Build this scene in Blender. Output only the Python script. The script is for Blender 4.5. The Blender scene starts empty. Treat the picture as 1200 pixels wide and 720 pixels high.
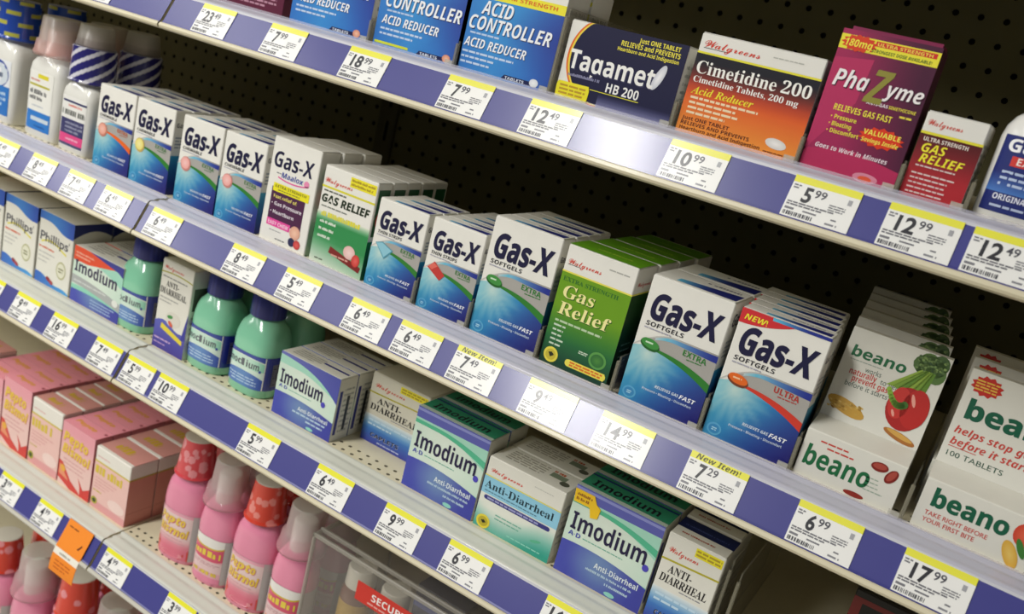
import bpy, math, random
from mathutils import Matrix, Vector
random.seed(7)
SC = bpy.context.scene
COL = SC.collection

# ------------------------------------------------------------------ camera, world, lights, exposure
CAM_H = 1.35
CX = ((0.82731793, 0.50781218, 0.24014962), (0.34466344, -0.12130808, -0.93085523), (-0.44356754, 0.85288401, -0.27538464))
cd = bpy.data.cameras.new('camera'); cam = bpy.data.objects.new('camera', cd); COL.objects.link(cam)
r, d, f = [Vector(v) for v in CX]
m = Matrix((r, -d, -f)).transposed().to_4x4(); m.translation = (0, 0, CAM_H)
cam.matrix_world = m
cd.sensor_width = 36.0; cd.lens = 36.0 * 1064.98 / 1200.0; cd.clip_start = 0.01
cd.dof.use_dof = True; cd.dof.focus_distance = 0.80; cd.dof.aperture_fstop = 7.0
SC.camera = cam
W = bpy.data.worlds.new('store_air'); SC.world = W; W.use_nodes = True
bg = W.node_tree.nodes['Background']; bg.inputs[0].default_value = (0.95, 0.97, 1.0, 1); bg.inputs[1].default_value = 0.13
SC.view_settings.view_transform = 'Standard'; SC.view_settings.look = 'None'
SC.view_settings.gamma = 1.0; SC.view_settings.use_curve_mapping = False
SC.view_settings.exposure = -0.10
def ceiling_tube(xa, ya, xb, yb, power, wid):
    """a ceiling fluorescent fitting from (xa, ya) to (xb, yb)"""
    l = bpy.data.lights.new('ceiling_tube', 'AREA'); l.shape = 'RECTANGLE'; l.size = wid; l.size_y = math.hypot(xb - xa, yb - ya)
    l.energy = power; l.color = (1.0, 0.985, 0.94)
    o = bpy.data.objects.new('ceiling_tube', l); o.location = ((xa + xb) / 2, (ya + yb) / 2, CAM_H + 1.6)
    o.rotation_euler = (0, 0, math.atan2(-(xb - xa), yb - ya)); COL.objects.link(o)
ceiling_tube(-1.17, -0.30, -1.45, -1.60, 46, 0.24)
ceiling_tube(-1.45, -1.60, -1.83, -3.40, 112, 0.42)
ceiling_tube(-3.20, -0.30, -3.50, -3.40, 34, 0.9)
ceiling_tube(-5.30, -0.80, -5.80, -3.60, 120, 1.2)

# ------------------------------------------------------------------ colour, materials
def lin(c):
    if isinstance(c, str):
        c = c.lstrip('#'); c = tuple(int(c[i:i + 2], 16) for i in (0, 2, 4))
    return tuple(((v / 255) / 12.92 if v / 255 <= 0.04045 else ((v / 255 + 0.055) / 1.055) ** 2.4) for v in c)
def mixc(a, b, t):
    t = max(0, min(1, t)); return tuple(a[i] + (b[i] - a[i]) * t for i in range(3))
def H(s):
    s = s.lstrip('#'); return tuple(int(s[i:i + 2], 16) for i in (0, 2, 4))
def material(name, rough=0.5, spec=0.4, coat=0.0, metal=0.0, clear=0.0, bump=0.0, noise=0.04, scale=60, coatr=0.08):
    """colour comes from the mesh's printed colours; a procedural noise gives slight wear"""
    mt = bpy.data.materials.new(name); mt.use_nodes = True; nt = mt.node_tree; N = nt.nodes; Lk = nt.links
    b = N['Principled BSDF']; out = N['Material Output']
    at = N.new('ShaderNodeAttribute'); at.attribute_name = 'Col'
    tc = N.new('ShaderNodeTexCoord'); nz = N.new('ShaderNodeTexNoise'); nz.inputs['Scale'].default_value = scale
    Lk.new(tc.outputs['Object'], nz.inputs['Vector'])
    mr = N.new('ShaderNodeMapRange'); mr.inputs['To Min'].default_value = 1 - noise; mr.inputs['To Max'].default_value = 1 + noise
    Lk.new(nz.outputs['Fac'], mr.inputs['Value'])
    mx = N.new('ShaderNodeVectorMath'); mx.operation = 'SCALE'
    Lk.new(at.outputs['Color'], mx.inputs[0]); Lk.new(mr.outputs['Result'], mx.inputs['Scale'])
    Lk.new(mx.outputs['Vector'], b.inputs['Base Color'])
    b.inputs['Roughness'].default_value = rough; b.inputs['Specular IOR Level'].default_value = spec
    b.inputs['Coat Weight'].default_value = coat; b.inputs['Coat Roughness'].default_value = coatr; b.inputs['Metallic'].default_value = metal
    if bump:
        bp = N.new('ShaderNodeBump'); bp.inputs['Strength'].default_value = bump; bp.inputs['Distance'].default_value = 0.001
        Lk.new(nz.outputs['Fac'], bp.inputs['Height']); Lk.new(bp.outputs['Normal'], b.inputs['Normal'])
    if clear:
        tr = N.new('ShaderNodeBsdfTransparent'); ms = N.new('ShaderNodeMixShader'); ms.inputs[0].default_value = 1 - clear
        Lk.new(tr.outputs[0], ms.inputs[1]); Lk.new(b.outputs[0], ms.inputs[2]); Lk.new(ms.outputs[0], out.inputs['Surface'])
    return mt
M = {
    'card': material('printed_card', 0.42, 0.35, 0.10, coatr=0.25),
    'paper': material('label_under_clear_film', 0.5, 0.3, 1.0, coatr=0.20, noise=0.02),
    'paperlow': material('label_paper', 0.6, 0.25, 0.05, noise=0.02),
    'metal': material('cream_shelf_enamel', 0.38, 0.4, 0.1, noise=0.05, scale=25),
    'dark': material('dark_pegboard_enamel', 0.7, 0.15, noise=0.12, scale=18),
    'plastic': material('moulded_plastic', 0.28, 0.45, 0.15, noise=0.03),
    'gloss': material('glossy_bottle_plastic', 0.18, 0.5, 0.5, noise=0.03, coatr=0.06),
    'clear': material('clear_plastic', 0.15, 0.6, 0.3, clear=0.72, noise=0.02),
    'cup': material('frosted_dosing_cup', 0.3, 0.5, 0.1, clear=0.48, noise=0.03),
    'acrylic': material('clear_acrylic', 0.08, 0.6, 0.3, clear=0.90, noise=0.02),
    'floor': material('vinyl_floor', 0.35, 0.4, noise=0.1, scale=6),
}

# ------------------------------------------------------------------ mesh builder with printing
class MB:
    def __init__(s): s.v, s.f, s.c, s.m, s.sm, s.mats = [], [], [], [], [], []
    def mi(s, mat):
        if mat not in s.mats: s.mats.append(mat)
        return s.mats.index(mat)
    def face(s, pts, col, mat='card', smooth=False):
        i = len(s.v); s.v += [tuple(p) for p in pts]; s.f.append(tuple(range(i, i + len(pts))))
        s.c.append([lin(x) for x in col] if isinstance(col, list) else [lin(col)] * len(pts)); s.m.append(s.mi(mat)); s.sm.append(smooth)
    def grid(s, rows, colf, mat, smooth=True, closed=False):
        """rows of points -> quads sharing vertices; colf(i,j) colour per vertex"""
        base = len(s.v); n = len(rows[0])
        for rw in rows: s.v += [tuple(p) for p in rw]
        cc = [[lin(colf(i, j)) for j in range(n)] for i in range(len(rows))]
        for i in range(len(rows) - 1):
            for j in range(n if closed else n - 1):
                k = (j + 1) % n
                s.f.append((base + i * n + j, base + i * n + k, base + (i + 1) * n + k, base + (i + 1) * n + j))
                s.c.append([cc[i][j], cc[i][k], cc[i + 1][k], cc[i + 1][j]]); s.m.append(s.mi(mat)); s.sm.append(smooth)
    def box(s, x0, x1, y0, y1, z0, z1, col, mat='card', bev=0.0, skip=''):
        """axis box; col one colour or dict by face letter F(ront) B L R T D"""
        g = (lambda k: col.get(k, col.get('*'))) if isinstance(col, dict) else (lambda k: col)
        if bev:
            e = bev
            a = [(x0 + e, y0), (x1 - e, y0), (x1, y0 + e), (x1, y1 - e), (x1 - e, y1), (x0 + e, y1), (x0, y1 - e), (x0, y0 + e)]
            ks = ['F', 'F', 'R', 'R', 'B', 'B', 'L', 'L']
            for i in range(8):
                p, q = a[i], a[(i + 1) % 8]
                s.face([(*p, z0), (*q, z0), (*q, z1 - e), (*p, z1 - e)], g(ks[i]), mat)
            cx, cy = (x0 + x1) / 2, (y0 + y1) / 2
            sh = lambda p: (p[0] + (e if p[0] < cx else -e), p[1] + (e if p[1] < cy else -e))
            for i in range(8):
                p, q = a[i], a[(i + 1) % 8]
                s.face([(*p, z1 - e), (*q, z1 - e), (*sh(q), z1), (*sh(p), z1)], g(ks[i]), mat)
            if 'T' not in skip: s.face([(*sh(p), z1) for p in a], g('T'), mat)
            if 'D' not in skip: s.face([(*p, z0) for p in reversed(a)], g('D'), mat)
            return
        P = {'F': [(x0, y0, z0), (x1, y0, z0), (x1, y0, z1), (x0, y0, z1)], 'B': [(x1, y1, z0), (x0, y1, z0), (x0, y1, z1), (x1, y1, z1)],
             'L': [(x0, y1, z0), (x0, y0, z0), (x0, y0, z1), (x0, y1, z1)], 'R': [(x1, y0, z0), (x1, y1, z0), (x1, y1, z1), (x1, y0, z1)],
             'T': [(x0, y0, z1), (x1, y0, z1), (x1, y1, z1), (x0, y1, z1)], 'D': [(x0, y1, z0), (x1, y1, z0), (x1, y0, z0), (x0, y0, z0)]}
        for k, q in P.items():
            if k not in skip: s.face(q, g(k), mat)
    def loft(s, secs, colf, mat='plastic', n=40, cap_top=True, cap_bot=True):
        """secs: (z, a, b, exponent, cx, cy); colf(i, angle) -> colour"""
        rows = [[sup(a, b, e, 2 * math.pi * j / n, cx, cy, z) for j in range(n)] for z, a, b, e, cx, cy in secs]
        s.grid(rows, lambda i, j: colf(i, 2 * math.pi * j / n), mat, True, True)
        if cap_top: s.face(rows[-1], colf(len(rows) - 1, -1), mat)
        if cap_bot: s.face(list(reversed(rows[0])), colf(0, -1), mat)
    def build(s, name, parent=None, loc=None):
        me = bpy.data.meshes.new(name); me.from_pydata(s.v, [], s.f)
        a = me.color_attributes.new('Col', 'FLOAT_COLOR', 'CORNER')
        a.data.foreach_set('color', [x for fc in s.c for p in fc for x in (p[0], p[1], p[2], 1.0)])
        for k in s.mats: me.materials.append(M[k])
        me.polygons.foreach_set('material_index', s.m); me.polygons.foreach_set('use_smooth', s.sm); me.update()
        o = bpy.data.objects.new(name, me); COL.objects.link(o)
        if parent: o.parent = parent
        if loc: o.location = loc
        return o
def sup(a, b, e, t, cx, cy, z):
    c, sn = math.cos(t), math.sin(t); q = 2.0 / e
    return (cx + a * math.copysign(abs(c) ** q, c), cy + b * math.copysign(abs(sn) ** q, sn), z)

_tc = {}
STY = {'b': (0x1D5D4, 0x1D5EE, 0x1D7EC), 'bi': (0x1D63C, 0x1D656, 0x1D7EC), 'f': (0x1D400, 0x1D41A, 0x1D7CE), 'fi': (0x1D468, 0x1D482, 0x1D7CE), 'scr': (0x1D4D0, 0x1D4EA, None)}
def styled(t, k):
    if k not in STY: return t
    U, Lo, D = STY[k]; o = ''
    for ch in t:
        if 'A' <= ch <= 'Z': o += chr(U + ord(ch) - 65)
        elif 'a' <= ch <= 'z': o += chr(Lo + ord(ch) - 97)
        elif '0' <= ch <= '9' and D: o += chr(D + ord(ch) - 48)
        else: o += ch
    return o
def glyphs(t, k, off):
    key = (t, k, off)
    if key not in _tc:
        cu = bpy.data.curves.new('lettering', 'FONT'); cu.body = styled(t, k); cu.size = 1; cu.offset = off; cu.resolution_u = 3; cu.fill_mode = 'FRONT'
        o = bpy.data.objects.new('lettering', cu); me = o.to_mesh()
        vs = [(v.co.x, v.co.y) for v in me.vertices]; fs = [tuple(p.vertices) for p in me.polygons]
        o.to_mesh_clear(); bpy.data.objects.remove(o); bpy.data.curves.remove(cu)
        if not vs: vs = [(0, 0), (1, 0), (1, 1)]; fs = []
        x0 = min(v[0] for v in vs); x1 = max(v[0] for v in vs)
        _tc[key] = ([(x - x0, y) for x, y in vs], fs, x1 - x0)
    return _tc[key]

class Art:
    """prints on a face: P(u, v, lift) -> xyz in metres, u and v in mm"""
    def __init__(s, mb, P, w, h, mat='card', wrap=False): s.mb, s.P, s.w, s.h, s.mat, s.wrap = mb, P, w, h, mat, wrap
    def p(s, x, y, l): return s.P(x, y, l * 0.00008)
    def poly(s, pts, c, l=1): s.mb.face([s.p(x, y, l) for x, y in pts], c, s.mat)
    def rect(s, x0, y0, x1, y1, c, l=1):
        n = max(1, int(abs(x1 - x0) / 2.2)) if s.wrap else 1
        for i in range(n):
            a = x0 + (x1 - x0) * i / n; b = x0 + (x1 - x0) * (i + 1) / n
            s.poly([(a, y0), (b, y0), (b, y1), (a, y1)], c, l)
    def ell(s, cx, cy, rx, ry, c, l=1, n=22, c2=None, rot=0):
        cr, sr = math.cos(rot), math.sin(rot)
        pts = [(cx + rx * math.cos(t) * cr - ry * math.sin(t) * sr, cy + rx * math.cos(t) * sr + ry * math.sin(t) * cr) for t in [2 * math.pi * i / n for i in range(n)]]
        if c2 is None: s.poly(pts, c, l)
        else:
            for i in range(n): s.poly([pts[i], pts[(i + 1) % n], (cx, cy)], [c, c, c2], l)
    def burst(s, cx, cy, rx, ry, c, l=1, n=12, k=0.8):
        s.poly([(cx + rx * (1 if i % 2 else k) * math.cos(math.pi * i / n), cy + ry * (1 if i % 2 else k) * math.sin(math.pi * i / n)) for i in range(2 * n)], c, l)
    def band(s, x0, x1, lo, hi, c, l=1, nu=18, nv=1):
        fl = lo if callable(lo) else (lambda x: lo); fh = hi if callable(hi) else (lambda x: hi)
        rows = []
        if s.wrap: nu = max(nu, int(abs(x1 - x0) / 2.2))
        for j in range(nv + 1):
            rows.append([])
            for i in range(nu + 1):
                x = x0 + (x1 - x0) * i / nu; a, b = fl(x), fh(x); rows[j].append((x, a + max(0, b - a) * j / nv))
        s.mb.grid([[s.p(x, y, l) for x, y in rw] for rw in rows], (lambda i, j: c(*rows[i][j])) if callable(c) else (lambda i, j: c), s.mat, False)
    def text(s, t, x, y, hgt, c, k='b', W=None, l=3, off=0.0, shear=0.0, slope=0.0, anchor='l', shade=None):
        vs, fs, wd = glyphs(t, k, off); sc = hgt / 0.70; sx = (W / wd) if W else sc
        if anchor == 'c': x -= wd * sx / 2
        if anchor == 'r': x -= wd * sx
        if shade: s.text(t, x + hgt * 0.06, y - hgt * 0.06, hgt, shade, k, W, l - 1, off, shear, slope)
        i0 = len(s.mb.v); mi = s.mb.mi(s.mat); cl = lin(c)
        for a, b in vs:
            X = x + a * sx + b * sc * shear; Y = y + b * sc + a * sx * slope
            s.mb.v.append(tuple(s.p(X, Y, l)))
        for f in fs:
            s.mb.f.append(tuple(i0 + q for q in f)); s.mb.c.append([cl] * len(f)); s.mb.m.append(mi); s.mb.sm.append(False)
    def fine(s, x0, y0, x1, y1, c, rows=2, l=2, fill=0.55, seed=1):
        """small print, too small in the photo to read: word-long dashes"""
        rg = random.Random(seed + int(x0 * 7 + y0 * 13)); hh = (y1 - y0) / rows
        for i in range(rows):
            y = y1 - hh * (i + 1) + hh * (1 - fill) / 2; x = x0; end = x1 - (rg.random() * 0.25 * (x1 - x0) if i == rows - 1 else 0)
            if hh * fill > 2.2:
                while x < end - 0.6:
                    wl = min(rg.uniform(.28, .62) * hh * fill, end - x); dn = rg.choice((0, 0, .25)) * hh * fill
                    s.poly([(x, y), (x + wl, y), (x + wl, y + hh * fill - dn), (x, y + hh * fill - dn)], c, l); x += wl + hh * fill * rg.choice((.14, .14, .14, .14, .5))
                continue
            while x < end - 0.5:
                wl = min(rg.uniform(1.4, 3.6) * hh * 0.8, end - x); s.poly([(x, y), (x + wl, y), (x + wl, y + hh * fill), (x, y + hh * fill)], c, l); x += wl + hh * 0.35

def thing(name, label, cat, loc=(0, 0, 0), rz=0, group=None):
    o = bpy.data.objects.new(name, None); o.empty_display_size = 0.02; COL.objects.link(o); o.location = loc; o.rotation_euler = (0, 0, rz)
    return tag(o, label, cat, group)
def tag(o, label=None, cat=None, group=None, kind=None):
    if label: o['label'] = label
    if cat: o['category'] = cat
    if group: o['group'] = group
    if kind: o['kind'] = kind
    return o
def dup(root, loc, rz, label):
    rr = root.copy(); COL.objects.link(rr); rr.location = loc; rr.rotation_euler = (0, 0, rz); rr['label'] = label
    for ch in list(root.children):
        c = ch.copy(); COL.objects.link(c); c.parent = rr
        for g in ch.children:
            q = g.copy(); COL.objects.link(q); q.parent = c
    return rr

# ------------------------------------------------------------------ shelving
# heights are below the camera; a shelf's deck, its nose and the sloping price rail in front
S = {0: 0.255, 1: -0.0385, 2: -0.2745, 3: -0.4635, 4: -0.7315, 5: -1.09}
YF, YN = 0.700, 0.7335              # rail's top edge, products' front line
YB = 1.104; SEAM = -0.858
XL, XR = -2.60, 0.95
Z = lambda z: CAM_H + z
RU = Vector((0, 0.016, 0.0325)).normalized(); RN = Vector((0, -0.0325, 0.016)).normalized(); RLEN = 0.0362
CREAM = H('d6cdb0'); NOSE = H('c9cabf'); BLUE = {k: H('3d3d86') for k in range(0, 6)}
def shelf(k, x0, x1, label):
    z = Z(S[k]); y = YF; t = thing('store_shelf', label, 'shelf', ((x0 + x1) / 2, 0.9, z), 0, 'steel gondola shelves'); t.location = (0, 0, 0)
    g = 0.0012; x0 += g; x1 -= g
    d = MB()
    # deck: plain behind, two rows of small holes near the front
    ys = [YN + 0.0006, YN + 0.0127, YN + 0.0254]; r = 0.0022; pitch = 0.0129
    def cell(cx, cy, hx, hy):
        q = [(cx + hx * sx, cy + hy * sy) for sx, sy in ((1, 0), (1, 1), (0, 1), (-1, 1), (-1, 0), (-1, -1), (0, -1), (1, -1))]
        o8 = [(cx + r * math.cos(math.pi * i / 4) * 1.15, cy + r * math.sin(math.pi * i / 4) * 0.9) for i in range(8)]
        for i in range(8):
            j = (i + 1) % 8
            d.face([(*q[i], z), (*q[j], z), (*o8[j], z), (*o8[i], z)], CREAM, 'metal')
            d.face([(*o8[i], z), (*o8[j], z), (*o8[j], z - 0.003), (*o8[i], z - 0.003)], H('6b6654'), 'metal')
        d.face([(*p, z - 0.003) for p in o8], H('0c0b08'), 'dark')
    a0, a1 = YN - 0.0040, YN + 0.0206
    n = int((x1 - x0) / pitch)
    for i in range(n):
        cx = x0 + pitch * (i + 0.5); cell(cx, YN + 0.0022, pitch / 2, 0.0062); cell(cx + (0 if i else 0), YN + 0.0144, pitch / 2, 0.0060)
    xe = x0 + pitch * n
    d.face([(xe, YN - 0.004, z), (x1, YN - 0.004, z), (x1, YN + 0.0206, z), (xe, YN + 0.0206, z)], CREAM, 'metal')
    d.face([(x0, YN + 0.0204, z), (x1, YN + 0.0204, z), (x1, YB - 0.006, z), (x0, YB - 0.006, z)], CREAM, 'metal')
    d.face([(x0, YF + 0.012, z - 0.030), (x0, YB - 0.006, z - 0.030), (x1, YB - 0.006, z - 0.030), (x1, YF + 0.012, z - 0.030)], CREAM, 'metal')
    for x, rev in ((x0, 1), (x1, 0)):
        q = [(x, YF + 0.012, z - 0.030), (x, YB - 0.006, z - 0.030), (x, YB - 0.006, z), (x, YN - 0.004, z), (x, YF + 0.012, z)]
        d.face(q if not rev else q[::-1], CREAM, 'metal')
    d.build('deck', t)
    # nose: ridged front edge between the products and the rail
    nb = MB(); prof = [(YN - 0.0038, z), (YN - 0.008, z + 0.0004), (YN - 0.0095, z - 0.0016), (YN - 0.014, z - 0.0012), (YN - 0.020, z - 0.0004), (YN - 0.0225, z - 0.0022), (YF + 0.004, z - 0.0016), (YF + 0.0012, z - 0.0022), (YF, z - 0.0038)]
    nb.grid([[(x0, a, b), (x1, a, b)] for a, b in prof][::-1], lambda i, j: NOSE if k > 2 else H('bdbcc8'), 'metal' if k > 2 else 'plastic', True)
    nb.build('shelf_nose', t)
    # price rail: cream channel with a coloured paper strip behind glossy film
    rb = MB(); o = Vector((0, YF, z - 0.0038))
    top = o; bot = o - RU * RLEN
    def rp(x, s_, l): q = bot + RU * s_ + RN * l; return (x, q.y, q.z)
    e = 0.0045
    rb.face([rp(x0, RLEN - 0.0022, 0.0), rp(x1, RLEN - 0.0022, 0.0), rp(x1, RLEN, 0.0006), rp(x0, RLEN, 0.0006)], H('cfcfd6'), 'plastic')
    lip = [rp(0, 0, 0.0010), rp(0, -0.0012, 0.0022), rp(0, -0.0042, 0.0022), rp(0, -0.0058, 0.0004), rp(0, -0.0050, -0.006), (0, YF + 0.012, z - 0.030)]
    lip = [(q[1], q[2]) for q in lip]
    rb.grid([[(x0, a, b), (x1, a, b)] for a, b in lip][::-1], lambda i, j: CREAM if k < 4 else H('c6c3b6'), 'metal', False)
    for x in (x0, x1):
        rb.face([(x, YF + 0.012, z), (x, YF, z - 0.0038), (x, bot.y, bot.z), (x, lip[2][0], lip[2][1]), (x, lip[3][0], lip[3][1]), (x, YF + 0.012, z - 0.030)], H('c9c0a0'), 'metal')
    rail = rb.build('price_rail', t)
    sb = MB(); sb.face([rp(x0 + 0.001, 0.0, 0), rp(x1 - 0.001, 0.0, 0), rp(x1 - 0.001, RLEN - 0.0022, 0), rp(x0 + 0.001, RLEN - 0.0022, 0)], BLUE[k], 'paper')
    sb.face([rp(x0 + 0.001, 0.0002, 0.0005), rp(x1 - 0.001, 0.0002, 0.0005), rp(x1 - 0.001, 0.0022, 0.0005), rp(x0 + 0.001, 0.0022, 0.0005)], mixc(BLUE[k], (255, 255, 255), .35) if k > 2 else mixc(BLUE[k], (30, 30, 120), .4), 'paper')
    so = sb.build('colour_strip', rail); so['label'] = 'blue paper strip in the price rail'
    if k <= 2:
        fb = MB(); fb.box(x0 + .002, x1 - .002, YN - 0.0075, YN - 0.0062, z, z + 0.0026, H('d8d6e2'), 'clear'); fo = fb.build('clear_fence', t); fo['label'] = 'low clear plastic lip along the shelf front'
    return t
nm = {0: 'uppermost', 1: 'top visible', 2: 'second', 3: 'third', 4: 'fourth', 5: 'lowest'}
ds = {0: ('above the antacid bottles of the far bay', 'above the blue acid reducer cartons'), 1: ('holding antacid bottles of the far bay', 'holding blue acid reducer cartons'), 2: ('under the white bottles of the far bay', 'under the long row of gas relief cartons'),
      3: ('under the white and blue cartons of the far bay', 'under the mint green bottles and cartons'), 4: ('under the pink cartons of the far bay', 'under the pink bottles and clear case'),
      5: ('under the large pink bottles of the far bay', 'below the clear security case')}
for k in range(0, 6):
    shelf(k, XL, SEAM, 'cream shelf, %s level, %s' % (nm[k], ds[k][0]))
    shelf(k, SEAM, XR, 'cream shelf, %s level, %s' % (nm[k], ds[k][1]))

# pegboard back with real holes; their darkness is painted on walls and added backing
def pegboard(name, x0, x1, hx, hz, zlo, zhi):
    b = MB(); p = 0.0254; r = 0.0035; c = H('58543a')
    i0 = math.ceil((x0 + p / 2 - hx) / p); i1 = math.floor((x1 - p / 2 - hx) / p)
    k0 = math.ceil((zlo - hz) / p); k1 = math.floor((zhi - hz) / p)
    for i in range(i0, i1 + 1):
        for k in range(k0, k1 + 1):
            cx, cz = hx + i * p, Z(hz + k * p); h = p / 2
            q = [(cx + h * sx, cz + h * sy) for sx, sy in ((1, 0), (1, 1), (0, 1), (-1, 1), (-1, 0), (-1, -1), (0, -1), (1, -1))]
            o8 = [(cx + r * math.cos(math.pi * j / 4), cz + r * math.sin(math.pi * j / 4)) for j in range(8)]
            for j in range(8):
                n = (j + 1) % 8
                b.face([(q[j][0], YB, q[j][1]), (o8[j][0], YB, o8[j][1]), (o8[n][0], YB, o8[n][1]), (q[n][0], YB, q[n][1])], c, 'dark')
                b.face([(o8[j][0], YB, o8[j][1]), (o8[j][0], YB + 0.004, o8[j][1]), (o8[n][0], YB + 0.004, o8[n][1]), (o8[n][0], YB, o8[n][1])], H('0d0c08'), 'dark')
    xa, xb = hx + i0 * p - p / 2, hx + i1 * p + p / 2; za, zb = Z(hz + k0 * p - p / 2), Z(hz + k1 * p + p / 2)
    for q in (((x0, xa), (za, zb)), ((xb, x1), (za, zb)), ((x0, x1), (Z(-1.3), za)), ((x0, x1), (zb, Z(0.55)))):
        (u0, u1), (w0, w1) = q
        if u1 - u0 > 1e-4: b.face([(u0, YB, w0), (u1, YB, w0), (u1, YB, w1), (u0, YB, w1)], c, 'dark')
    b.box(x0, x1, YB + 0.004, YB + 0.012, Z(-1.3), Z(0.55), H('030302'), 'dark')
    tag(b.build(name), None, None, None, 'structure')
pegboard('wall_back', SEAM, XR, -0.5021, -0.1402, -0.47, 0.30)
pegboard('wall_back.001', XL, SEAM, -0.8821, -0.145, -0.47, 0.30)
u = MB(); ux = SEAM + 0.003
for zz in [0.5 - 0.0508 * i for i in range(36)]:
    z0 = Z(zz)
    u.face([(ux - .016, YB - .004, z0 - .0508), (ux - .004, YB - .004, z0 - .0508), (ux - .004, YB - .004, z0), (ux - .016, YB - .004, z0)], H('474330'), 'dark')
    u.face([(ux + .004, YB - .004, z0 - .0508), (ux + .016, YB - .004, z0 - .0508), (ux + .016, YB - .004, z0), (ux + .004, YB - .004, z0)], H('474330'), 'dark')
    u.face([(ux - .004, YB - .004, z0 - .0508), (ux + .004, YB - .004, z0 - .0508), (ux + .004, YB - .004, z0 - .030), (ux - .004, YB - .004, z0 - .030)], H('474330'), 'dark')
    u.face([(ux - .004, YB - .001, z0 - .030), (ux + .004, YB - .001, z0 - .030), (ux + .004, YB - .001, z0), (ux - .004, YB - .001, z0)], H('020201'), 'dark')
for sx in (-.016, .016): u.box(ux + sx - .0008, ux + sx + .0008, YB - .004, YB - .0005, Z(-1.3), Z(.5), H('474330'), 'dark')
tag(u.build('shelf_upright'), 'dark slotted steel upright between the two pegboard bays', 'upright')
fl = MB(); fl.face([(-4, -3, 0), (3, -3, 0), (3, 1.2, 0), (-4, 1.2, 0)], H('b9b3a4'), 'floor'); tag(fl.build('floor'), None, None, None, 'structure')
kb = MB(); kb.box(XL, XR, 0.74, YB, 0.0, Z(S[5]) - 0.0305, H('3a382f'), 'metal'); tag(kb.build('gondola_base'), 'dark steel base plinth under the lowest shelf', 'plinth')
# ------------------------------------------------------------------ price tags
def price_tag(k, x, dol, cen, label, new=False, w=50):
    mat = 'paper'
    z = Z(S[k]); bot = Vector((0, YF, z - 0.0038)) - RU * RLEN; b = MB(); h = 33.5
    def P(u, v, l):
        q = bot + RU * (0.0012 + v / 1000) + RN * (0.0008 + l); return (x + u / 1000, q.y, q.z)
    a = Art(b, P, w, h, mat); wht = H('efeeea'); yel = H('e9e542') if k < 3 else H('e8e428'); ink = H('2a2a30'); g = H('77777c')
    q = [P(0, 0, 0), P(w, 0, 0), P(w, h, 0), P(0, h, 0)]; qb = [P(0, 0, -.0006), P(w, 0, -.0006), P(w, h, -.0006), P(0, h, -.0006)]
    a.rect(0, 0, w, h, wht, 0)
    for i in range(4): b.face([qb[i], qb[(i + 1) % 4], q[(i + 1) % 4], q[i]], wht, mat)
    a.rect(0, h - 5.6, w, h, yel, 1)
    if new: a.text('New Item!', 5, h - 4.9, 4.4, H('4b4a10'), 'bi', W=38, l=2)
    a.fine(1.5, h - 11, 7, h - 6.8, g, 2, 2)
    wd = 6.6 * len(dol); x0 = 10 if len(dol) < 2 else 8
    a.text(dol, x0, h - 19.6, 11.8, ink, 'n', W=wd, l=2, off=0.03, shear=.05)
    a.text(cen, x0 + wd + 1.6, h - 13.9, 6.2, H('4c4c54'), 'n', W=8.6, l=2, off=.014, shear=.05)
    a.fine(31, h - 20.8, 43, h - 15.2, g, 3, 2, .5, 3)
    a.rect(42.5, h - 12.6, 45.5, h - 8.2, H('a2a2a6'), 2)
    a.fine(1.5, h - 24.5, 36, h - 20.6, H('6a6a70'), 2, 2, .6, 5)
    a.fine(1.5, 4.6, 12, 8.6, g, 1, 2, .45, 7); a.fine(15, 5.0, 30, 8.6, g, 1, 2, .35, 8)
    xx = 1.5; rg = random.Random(int(x * 1e4) + k)
    while xx < 23: ww = rg.choice((.5, .8, 1.3)); a.rect(xx, 1.2, xx + ww, 4.4, H('4a4a50'), 2); xx += ww + rg.choice((.4, .8))
    a.fine(33, 1, 43, 4.6, H('85858a'), 1, 2, .4, 9); a.fine(36, 5.2, 41, 8.2, g, 1, 2, .4, 10)
    return tag(b.build('price_tag'), label, 'price tag', 'price tags on the shelf rails')
LV = {1: 'top rail', 2: 'second rail', 3: 'third rail', 4: 'lowest rail in view'}
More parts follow.
